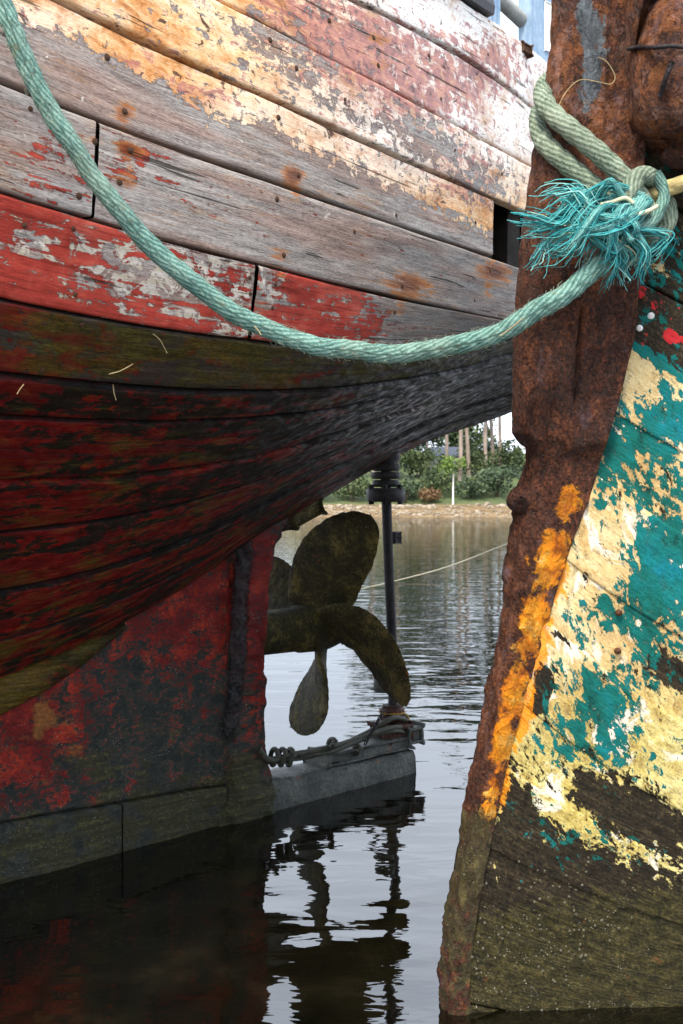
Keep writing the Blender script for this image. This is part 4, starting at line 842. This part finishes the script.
# planked side
RBI = np.array(RB, float)
SB = []
for y0_, y683 in ((-60, -30), (60, 92), (180, 214), (274, 306), (337, 375), (402, 447), (474, 534), (545, 628), (620, 726), (690, 812), (765, 876), (840, 938), (915, 1000), (1000, 1055), (1080, 1110), (1160, 1180)): SB.append((float(np.interp(y0_, RBI[:, 1], RBI[:, 0])), y0_, y683))
SBW = []
for x, y0, y1 in SB:
    a = PB(x, y0); b_ = PB(683, y1); SBW.append((a[2], (b_[2] - a[2]) / (b_[0] - a[0])))
def seamz(i, X):                       # height of seam i at X
    z0, sl = SBW[i]; x0 = XR(z0); L = 1.1; return z0 + sl * L * (1 - np.exp(-np.maximum(X - x0, -.1) / L))
def side_y(X, z):
    t = np.maximum(X - XR(z), 0); return Yp(z) + t * (.045 - .10 * np.clip(z, 0, 2.4)) + .05 * t ** 2 * smooth(.2, 1.2, t)
def side_masks(V, i):
    px, py = proj(V); b = lambda *a: blob(px, py, *a)
    teal = .42 + .26 * b(600, 835, 90, 28, 15) + .60 * b(662, 575, 40, 55) + .40 * b(655, 430, 42, 42, -10) + .30 * b(600, 600, 18, 18) + .28 * b(604, 470, 20, 40) + .36 * b(608, 700, 36, 36) - .60 * b(602, 560, 28, 40, 15) - .70 * b(630, 375, 26, 20) - .30 * b(575, 650, 16, 40) - .45 * b(662, 720, 26, 35) - .25 * b(600, 655, 28, 16) - .45 * smooth(740, 800, py) - .3 * smooth(880, 940, py) + .22 * b(560, 845, 60, 24, 25) - .35 * b(540, 640, 18, 110, 12) + .2 * b(533, 640, 6, 40) + .22 * b(610, 755, 60, 25, 20) + .15 * b(583, 640, 12, 40)
    cream = .84 - .85 * b(612, 806, 50, 24, 32) - 1.3 * b(672, 672, 24, 13, 28) - 1.2 * b(540, 692, 9, 24, 10) - .75 * b(655, 820, 45, 22, 30) - .75 * b(520, 812, 22, 40) - .8 * smooth(780, 920, py - (px - 560) * .1) - .35 * b(560, 860, 60, 25) + .55 * b(570, 815, 40, 10, 38) + .30 * b(640, 850, 60, 14, 25) + .3 * b(660, 760, 30, 20, 40)
    grn = -.45 + 1.25 * smooth(820, 940, py + (px - 560) * .12) + .35 * b(610, 810, 50, 30, 30) + .45 * b(525, 820, 20, 40)
    yel = smooth(640, 750, py) * .62
    red = np.full(px.shape, -.7)
    if i < 4:
        cream = np.full(px.shape, .16) + .25 * b(650, 255, 25, 25); teal = .26 + .25 * b(668, 262, 22, 26) + .3 * b(630, 250, 10, 20); grn = np.full(px.shape, .18)
        if i == 3: red = .18 + .85 * b(675, 338, 14, 6, 20) + .3 * b(650, 300, 25, 14); cream = cream - .02
    teal = teal + .5 * np.exp(-((py - (px - 624) * .65 - 337) / 7) ** 2) * (px > 600)
    org = -.40 + np.maximum.reduce([1.4 * b(570, 512, 16, 34, 14), 1.4 * b(553, 580, 22, 48, 14), 1.35 * b(538, 645, 20, 48, 12), 1.3 * b(522, 715, 18, 48, 12), 1.2 * b(503, 780, 14, 44, 10)])
    return dict(teal=teal, cream=cream, green=grn, yellow=yel, red=red, orange=org)
for i in range(len(SB) - 1):
    zm = (SBW[i][0] + SBW[i + 1][0]) / 2; far = .62 if i > 0 else .62
    cu = np.concatenate([np.linspace(0, .60, 110 if -.1 < zm < 2.3 else 30), np.linspace(.63, 3.2, 26)]); wd = abs(SBW[i][0] - SBW[i + 1][0]); nv = max(6, int(wd / .0075))
    vv = np.concatenate([[0, 0, .012], np.linspace(.03, .97, nv), [.988, 1, 1]]); off = np.concatenate([[.03, .003, .0005], np.zeros(nv), [.0005, .003, .03]]); g = .0012 if i not in (2, 3) else .004
    X0_ = XR(zm)
    ztop, zbot = seamz(i, X0_ + cu) - g, seamz(i + 1, X0_ + cu) + g
    z = ztop[:, None] + (zbot - ztop)[:, None] * vv[None]; X = XR(z) - .012 + cu[:, None]; z = np.broadcast_to(z, X.shape)
    Y = side_y(X, z); lf = [0, .003, -.004, .002, .004, -.002, .003, -.003, .002, -.002, .003, -.002, 0, .002, 0][i]
    rel = (fbm(np.stack([X * 7, z * 7, X * 0], -1), 4) - .5) * .016 + (fbm(np.stack([X * 38, z * 38, X * 0 + 5], -1), 3, .6) - .5) * .006 * (1 + 1.2 * smooth(.6, .3, z))
    V = np.stack([X, Y - rel + off[None] - lf - .006, z], -1); wdt = wd
    qx, qy = proj(V); og = np.interp(qy, OLD_RB[:, 1], OLD_RB[:, 0]); V[..., 1] += .007 * np.exp(-((qx - og + (fbm(V * 25, 3) - .5) * 8) / 1.6) ** 2) * (qy > 420)
    o = adopt(grid('hull_plank', V, M_TEAL, None, uv=np.stack([X + i * .0 + 3, SBW[i][0] - vv[None] * wdt + 0 * X], -1), attrs=side_masks(V, i), flip=True), boatb)
# far side and deck of the teal boat
zz_ = np.linspace(-.45, 2.45, 30); uu = np.concatenate([np.linspace(0, .6, 20), np.linspace(.7, 3.2, 16)])
Xg = XR(zz_)[None] + uu[:, None]; Yg = Yp(zz_)[None] + .20 + .42 * uu[:, None] ** .8
Vg = np.stack([Xg, Yg, np.broadcast_to(zz_[None], Xg.shape)], -1); adopt(grid('far_side', Vg, simple('far_teal_paint', (.02, .06, .06), (.07, .16, .16), 6, .7), None), boatb)
xd = XR(2.36) + uu; yd0, yd1 = side_y(xd, 2.36 + 0 * xd), Yp(2.36) + .20 + .42 * uu ** .8; ft = np.linspace(0.02, .98, 6)
adopt(grid('deck', np.stack([np.broadcast_to(xd[:, None], (len(xd), 6)), yd0[:, None] * (1 - ft) + yd1[:, None] * ft, np.full((len(xd), 6), 2.30)], -1), M_INNER, None), boatb)
# rivet heads on the upper plank
for x, y, c in ((643, 300, M_NAIL), (649, 317, M_WHITEP), (638, 329, M_WHITEP), (655, 262, M_NAIL), (617, 612, M_NAIL), (616, 650, M_NAIL)):
    p = PB(x, y); X, z = p[0], p[2]; adopt(lathe('rivet', [(-.01, .008), (.002, .008), (.006, .005), (.007, .001)], c, None, (X, float(side_y(np.array(X), np.array(z))) - .008, z), (0, -1, 0), 10), boatb)

# rusty hawse casting at the rail: heavy rim round a deep recess with a barrel in it
gx, gy = np.meshgrid(np.arange(611, 800, 1.6), np.arange(-70, 182, 1.6), indexing='ij')
d0 = np.sqrt(((gx - 676) / 58) ** 2 + ((gy - 62) / 92) ** 2)
h = .100 + .034 * np.exp(-((d0 - 1.0) / .14) ** 2)                       # rim
h = np.where(d0 < 1, h - .095 * smooth(.96, .78, d0), h)                # recess
h = h - .05 * blob(gx, gy, 652, 124, 14, 16, -20)
h = h + .018 * blob(gx, gy, 700, 110, 16, 60, 20) 
edge = smooth(0, 14, gx - np.interp(gy, [-70, 60, 130, 182], [611, 612, 616, 640])); lip = np.interp(gx, [611, 640, 683, 800], [138, 152, 172, 186]); edge = edge * smooth(3, -12, gy - lip)
h = h * edge - .03 * (1 - edge)
yy = YB(gy); X_, z_ = (gx - CX) / FPX * yy, CZ + (HY - gy) / FPX * yy; V = np.stack([X_, np.minimum(side_y(X_, z_), Yp(z_)) - h - .012, z_], -1)
V[..., 1] -= ((fbm(V * np.array([14, 1, 14]), 4) - .5) * .028 + (fbm(V * 50, 3) - .5) * .012) * edge
at = zeros(V.shape[:2]); at['tone'] = .35 + .4 * blob(gx, gy, 665, 60, 25, 50) - .3 * blob(gx, gy, 650, 125, 18, 18); at['bare'] = -.4 + .75 * blob(gx, gy, 640, 130, 16, 8, 20) + .4 * blob(gx, gy, 636, 70, 6, 40); at['orange'] -= .7; at['green'] -= .6
def setattrs(o, **kw):
    for k, v in kw.items():
        a_ = o.data.attributes.new(k, 'FLOAT', 'POINT'); a_.data.foreach_set('value', np.full(len(o.data.vertices), v, np.float32))
    return o
hc = adopt(grid('hawse_casting', V, M_RUST, None, attrs=at, flip=True), boatb)
sv = cr_path([PB(628, 49, -.075), PB(640, 47, -.10), PB(655, 47.5, -.155), PB(672, 46, -.175), PB(690, 48, -.175), PB(720, 50, -.12)], 30); st_ = tube('wire_strap', sv, .0045, M_BLACK, None, 8); st_.parent = hc
bc = PB(678, 66, -.085); brl = setattrs(lathe('barrel', [(-.150, .015), (-.145, .05), (-.12, .074), (-.06, .088), (.03, .090), (.09, .082), (.13, .060), (.145, .03), (.148, .01)], M_RUST, None, bc, (.10, -.22, 1.), 40, .016), tone=.5, orange=-.8, green=-.7, bare=-.35); brl.parent = hc
sv = cr_path([PB(672, 62, -.175), PB(666, 78, -.168), PB(660, 96, -.145)], 14); st_ = tube('weld_seam', sv, .0055, M_BLACK, None, 8); st_.parent = hc
sv = cr_path([PB(664, 150, -.06), PB(690, 160, -.07), PB(760, 172, -.07)], 20); Vt, _ = tube_arrays(sv, .026, 14); Vt = Vt + (skin(Vt) * .8)[..., None] * np.array([0, -1, .5]); o = grid('lower_lip', Vt, M_RUST, None, attrs=zeros(Vt.shape[:2]), cv=True, caps=True); o.parent = hc

# ================================================================== ROPES
rope = root('mooring_rope', tuple(PB(640, 205, -.05)), 'thick sea-green rope slung between the boats and knotted round the rusty stem', 'rope')
RR = .0228
sl = [(-70, -190, 1.94), (-25, -70, 1.95), (3, 5, 1.97), (22, 52, 1.98), (45, 100, 2.0), (75, 150, 2.02), (110, 200, 2.05), (150, 246, 2.09), (200, 289, 2.13), (250, 321, 2.17), (300, 341, 2.2), (350, 351, 2.22), (400, 353, 2.22), (450, 347, 2.2), (500, 331, 2.17), (550, 304, 2.14), (588, 275, 2.15), (615, 247, 2.18), (632, 222, 2.19), (645, 205, 2.19)]
spn = cr_path([P(*q) for q in sl], 620); spn = spn + np.stack([(fbm(np.stack([np.arange(620) * .05, np.full(620, 3. * k), np.zeros(620)], -1), 3) - .5) * .012 for k in range(3)], 1)
adopt(tube('slack_span', spn, RR * np.interp(np.arange(620), [0, 250, 620], [.84, .92, 1.]) * (1 + .16 * (fbm(np.stack([np.arange(620) * .09, np.zeros(620), np.zeros(620)], -1), 3) - .5)), M_ROPE, None, 36, 3, .12, .10), rope)
def wrap(pts, n=150, rad=RR, mat=M_ROPE2, name='stem_turn', ph=0.): return adopt(tube(name, cr_path([PB(*p) for p in pts], n), rad, mat, None, 30, 3, .13, .17, phase=ph), rope)
wrap([(648, 212, -.10), (632, 188, -.105), (606, 160, -.10), (576, 134, -.085), (556, 117, -.06), (545, 103, -.02), (544, 90, .05), (552, 80, .13), (575, 78, .27), (620, 90, .30)])
wrap([(640, 228, -.06), (618, 208, -.078), (590, 184, -.072), (562, 160, -.055), (545, 143, -.02), (539, 126, .04), (543, 110, .13), (570, 104, .27), (620, 110, .30)], ph=1.)
wrap([(618, 262, -.02), (640, 250, -.05), (662, 220, -.055), (655, 182, -.075), (637, 178, -.125), (627, 205, -.14), (640, 235, -.11), (662, 232, -.07), (668, 208, -.05), (650, 190, -.02)], 170, RR * .92, name='knot_turn')
wrap([(655, 172, -.10), (664, 196, -.10), (650, 224, -.13), (625, 232, -.14), (610, 215, -.125)], 90, RR * .6, M_ROPE, name='knot_turn')
wrap([(640, 205, -.05), (660, 192, -.085), (690, 182, -.10), (760, 172, -.10)], 70, RR * .8, simple('yellowed_rope', (.20, .15, .05), (.55, .45, .22), 60, .85, .004), 'rope_tail')
# frayed end: teal yarns and fibres
M_YARN = ropemat('teal_yarn', (.03, .16, .16), (.08, .36, .36), (.26, .56, .52))
tips = [(522, 210), (526, 219), (546, 190), (558, 198), (533, 263), (545, 256), (552, 246), (566, 250), (604, 284), (614, 288), (624, 281), (597, 268), (634, 266), (647, 258), (584, 258), (577, 226), (562, 228), (592, 240), (610, 258), (541, 224), (638, 276), (570, 190), (626, 246), (603, 228)]
items, pal = [], []
for ti, (tx, ty) in enumerate(tips):
    r0 = np.array([RNG.normal(634, 8), RNG.normal(204, 9)]); t1 = np.array([634, 212]) + (np.array([tx, ty], float) - np.array([634, 212])) * np.array([1.0, .82]) + np.array([0, 4.]); sd_ = np.array([-(t1 - r0)[1], (t1 - r0)[0]]); sd_ /= np.linalg.norm(sd_) + 1e-6; bend = RNG.uniform(-24, 24)
    P2 = [r0, r0 * .66 + t1 * .34 + sd_ * bend, r0 * .30 + t1 * .70 - sd_ * bend * RNG.uniform(.1, .8), t1]; dd = [-.13 - RNG.uniform(0, .03), -.15 - RNG.uniform(0, .04), -.14 - RNG.uniform(-.02, .03), -.11 - RNG.uniform(-.03, .03)]
    pth = cr_path([PB(*q, d_) for q, d_ in zip(P2, dd)], 60); pth = pth + np.stack([.007 * np.sin(np.linspace(0, 10, 60) + ti), 0 * pth[:, 0], .007 * np.cos(np.linspace(0, 8, 60) + 2 * ti)], 1)
    cut = int(RNG.integers(34, 50)); r_ = RNG.uniform(.007, .012)
    adopt(tube('frayed_yarn', pth[:cut], np.linspace(r_, r_ * .75, cut), M_YARN, None, 10, 3, .03, .25, phase=ti), rope)
    for k in range(20):
        st0 = int(RNG.integers(8, cut)); e_ = pth[-1] + RNG.normal(0, .012, 3) + np.array([0, 0, -.012 * RNG.random()]); n_ = 14
        tq = np.linspace(0, 1, n_)[:, None]; idx = np.linspace(st0, 59, n_).astype(int); pp = pth[idx] + (e_ - pth[-1]) * tq ** 1.2 + RNG.normal(0, .004, 3) * np.sin(tq * 3.1) + np.cumsum(RNG.normal(0, .0014, (n_, 3)), 0) + RNG.normal(0, r_ * .6, 3)
        Vt, _ = tube_arrays(pp, np.linspace(.0013, .0007, n_) * RNG.uniform(.6, 1.5), 4); (pal if k == 10 and ti % 3 == 0 else items).append((Vt, grid_faces(n_, 4, cv=True).tolist()))
adopt(tag(many('frayed_fibres', items, M_TEALFIB), kind='stuff'), rope); adopt(tag(many('bleached_fibres', pal, M_PALEFIB), kind='stuff'), rope)
for pts in ([(600, 205), (612, 202), (625, 198), (633, 203)], [(618, 218), (632, 216), (648, 211), (658, 206)]): adopt(tube('pale_yarn', cr_path([PB(x, y, -.175) for x, y in pts], 20), .0045, M_PALEFIB, None, 8), rope)
wsp = tube('loose_thread', cr_path([PB(556, 112, -.06), PB(566, 92, -.05), PB(580, 80, -.05), PB(598, 82, -.05), PB(611, 84, -.05), PB(615, 76, -.05), PB(607, 62, -.05), PB(598, 57, -.05)], 40), .0011, M_STRAW, None, 5); tag(wsp, 'thin pale thread curling loose on the rusty stem above the rope', 'thread')
# loose straws
for pts, Y, lab in (([(500, 336), (511, 328), (523, 318)], 2.12, 'dry straw stuck under the slack green rope beside the stem'), ([(254, 326), (258, 330), (261, 335)], 2.13, 'short pale straw caught in the slack rope'),
                    ([(109, 374), (120, 371), (133, 364)], None, 'pale straw lying on the shaded red and green underside plank'), ([(113, 385), (114, 393), (116, 400)], None, 'short straw hanging below a seam on the underside'), ([(153, 334), (160, 340), (167, 353)], None, 'thin forked straw under the edge of the red plank'), ([(17, 394), (20, 389), (24, 384)], None, 'small pinkish straw on the underside at the left edge')):
    pp = []
    for x, y in pts:
        if Y: pp.append(P(x, y, Y))
        else:
            s_, z_ = ray_d(x, y, lambda q: dF(q) - (y - 320) / 900); v = S(s_, float(dF(s_)) - (y - 320) / 900, z_); v = v * 1.0; v = np.array([0, 0, CZ]) + (v - np.array([0, 0, CZ])) * .965; pp.append(v)
    tag(tube('straw', cr_path(pp, 10), .0012, M_STRAW, None, 5), lab, 'straw', 'loose straws')

# dark ropes and chain tangled on the shoe
def PA(px, py, d): s_, z_ = ray_d(px, py, lambda q: d); return S(s_, d, z_)
dk_root = root('tangled_ropes', tuple(S(.4, 0, .15)), 'slimy dark ropes and chain tangled along the shoe below the propeller', 'rope')
def drope(pts, r=.013, name='dark_rope', mat=M_DARKROPE): return adopt(tube(name, cr_path([PA(*p) for p in pts], 70), r, mat, None, 12, 3, .05, .2), dk_root)
drope([(258, 748, .13), (270, 760, .12), (290, 755, .08), (318, 750, .07), (348, 742, .06), (372, 730, .05), (394, 718, .08), (408, 722, .02), (404, 728, -.05)])
drope([(262, 762, .10), (282, 760, .06), (310, 756, .05), (338, 746, .05), (362, 738, .07), (390, 728, .09), (407, 728, .03), (400, 732, -.06)])
drope([(300, 756, .06), (330, 752, .08), (352, 744, .08), (378, 734, .08), (398, 731, .085), (409, 735, .02)], .010)
drope([(400, 712, .06), (407, 716, .03), (410, 728, .05), (411, 740, .06)], .008, mat=simple('ochre_rope', (.12, .08, .02), (.34, .24, .08), 60, .7))
for cx_, cy_ in ((272, 757), (280, 757), (288, 757), (330, 743), (355, 750)):
    th_ = np.linspace(0, 2 * np.pi, 15); drope([(cx_ + 3 * math.cos(t) + t * .5, cy_ + 8 * math.sin(t) * (1 if cx_ < 300 else .5), .08 + .035 * math.cos(t)) for t in th_], .011, 'rope_knot')
lk = []
for k in range(11):
    f_ = k / 10; c = PA(366 + 16 * f_, 742 - 28 * f_, .10); th_ = np.linspace(0, 2 * np.pi, 13)[:-1]
    u_, v_ = (A3 * .5 + Z3 * .86), (N3 if k % 2 else Z3 * .5 - A3 * .86); ring = np.array([c + u_ * .014 * math.cos(t) + v_ * .008 * math.sin(t) for t in th_]); ring = np.vstack([ring, ring[:1]])
    Vt, _ = tube_arrays(ring, .003, 5); adopt(grid('chain_link', Vt, M_BLACK, None, cv=True), dk_root)
# thin mooring line across the channel
ml = cr_path([PB(525, 540, 3.2), P(505, 545, 6.4), P(430, 572, 9.2), P(345, 592, 14.0), P(300, 597, 14.13)], 60)
tag(tube('mooring_line', ml, .0055, simple('pale_line', (.34, .30, .2), (.5, .46, .34), 5, .8), None, 6), 'thin pale mooring line crossing the channel behind the stem', 'rope')

# ---- fuzz standing off the rope
fz = []
for k in range(900):
    i = int(RNG.integers(60, 600)); c = spn[i]; t_ = spn[i + 1] - spn[i - 1]; t_ /= np.linalg.norm(t_); d_ = np.cross(t_, RNG.normal(size=3)); d_ /= np.linalg.norm(d_); L_ = RNG.uniform(.006, .018)
    pp = np.array([c + d_ * RR * .8, c + d_ * (RR + L_ * .3) + t_ * L_ * .5, c + d_ * (RR + L_ * .35) + t_ * L_ * RNG.uniform(-.2, 1.4)]); Vt, _ = tube_arrays(pp, [.0006, .0005, .0003], 3); fz.append((Vt, grid_faces(3, 3, cv=True).tolist()))
adopt(tag(many('rope_fuzz', fz, M_ROPE2), kind='stuff'), rope)
# ---- barnacles crusting the low timbers, joined: too small and many to count
M_BARN = simple('barnacle_shell', (.025, .022, .015), (.16, .15, .11), 120, .8, .002)
BT = np.linspace(0, 2 * np.pi, 7)[:-1]; BV = np.array([(math.cos(t), math.sin(t), 0) for t in BT] + [(.5 * math.cos(t), .5 * math.sin(t), .7) for t in BT] + [(0, 0, .35)]); BF = grid_faces(2, 6, cv=True).tolist() + [[6 + k, 6 + (k + 1) % 6, 12] for k in range(6)]
BF = [[f[0], f[3], f[2], f[1]] if len(f) == 4 else f for f in BF]; BF = [[k % 6, (k + 1) % 6, 6 + (k + 1) % 6, 6 + k % 6] for k in range(6)] + BF[-6:]
def crust(name, rootobj, srcs, n, accept, rmin=.0016, rmax=.0042):
    items = []
    for o in srcs:
        me = o.data; nv_ = len(me.vertices); co = np.empty(nv_ * 3); no = np.empty(nv_ * 3); me.vertices.foreach_get('co', co); me.vertices.foreach_get('normal', no); co = co.reshape(-1, 3); no = no.reshape(-1, 3)
        a_ = accept(co, no) * np.clip((fbm(co * 9, 3) - .42) * 5, 0, 1); idx = np.nonzero(RNG.random(nv_) < a_ * n)[0]
        for i in idx:
            N_ = no[i]; u_ = np.cross(N_, [.3, .2, .9]); u_ /= np.linalg.norm(u_) + 1e-9; v_ = np.cross(N_, u_); r_ = RNG.uniform(rmin, rmax)
            items.append(((BV[:, :1] * u_ + BV[:, 1:2] * v_ + BV[:, 2:] * N_) * r_ + co[i] + RNG.normal(0, .003, 3), BF))
    if items: adopt(tag(many(name, items, M_BARN, sm=False), kind='stuff'), rootobj)
ch = lambda r_, nm: [o for o in r_.children if o.name.split('.')[0] in nm]
crust('barnacles', boatb, ch(boatb, ('hull_plank', 'stem', 'stem_band')), .09, lambda c, n: (c[:, 0] < .75) * (c[:, 2] < .62) * (c[:, 2] > .0) * (n[:, 1] < -.3) * smooth(.62, .25, c[:, 2]))
crust('barnacles', boat, ch(boat, ('deadwood', 'sternpost', 'keel_timber', 'shoe')), .07, lambda c, n: ((n @ N3 > .3) | (n @ A3 > .5)) * (c[:, 2] < .8) * (c[:, 2] > .0) * smooth(.95, .3, c[:, 2]))
ROOTINV[prop.name] = ROOTINV[boat.name] @ ROOTINV[boat.name].inverted()
crust('barnacles', prop, list(prop.children), .10, lambda c, n: np.ones(len(c)) * .8, .002, .0045)
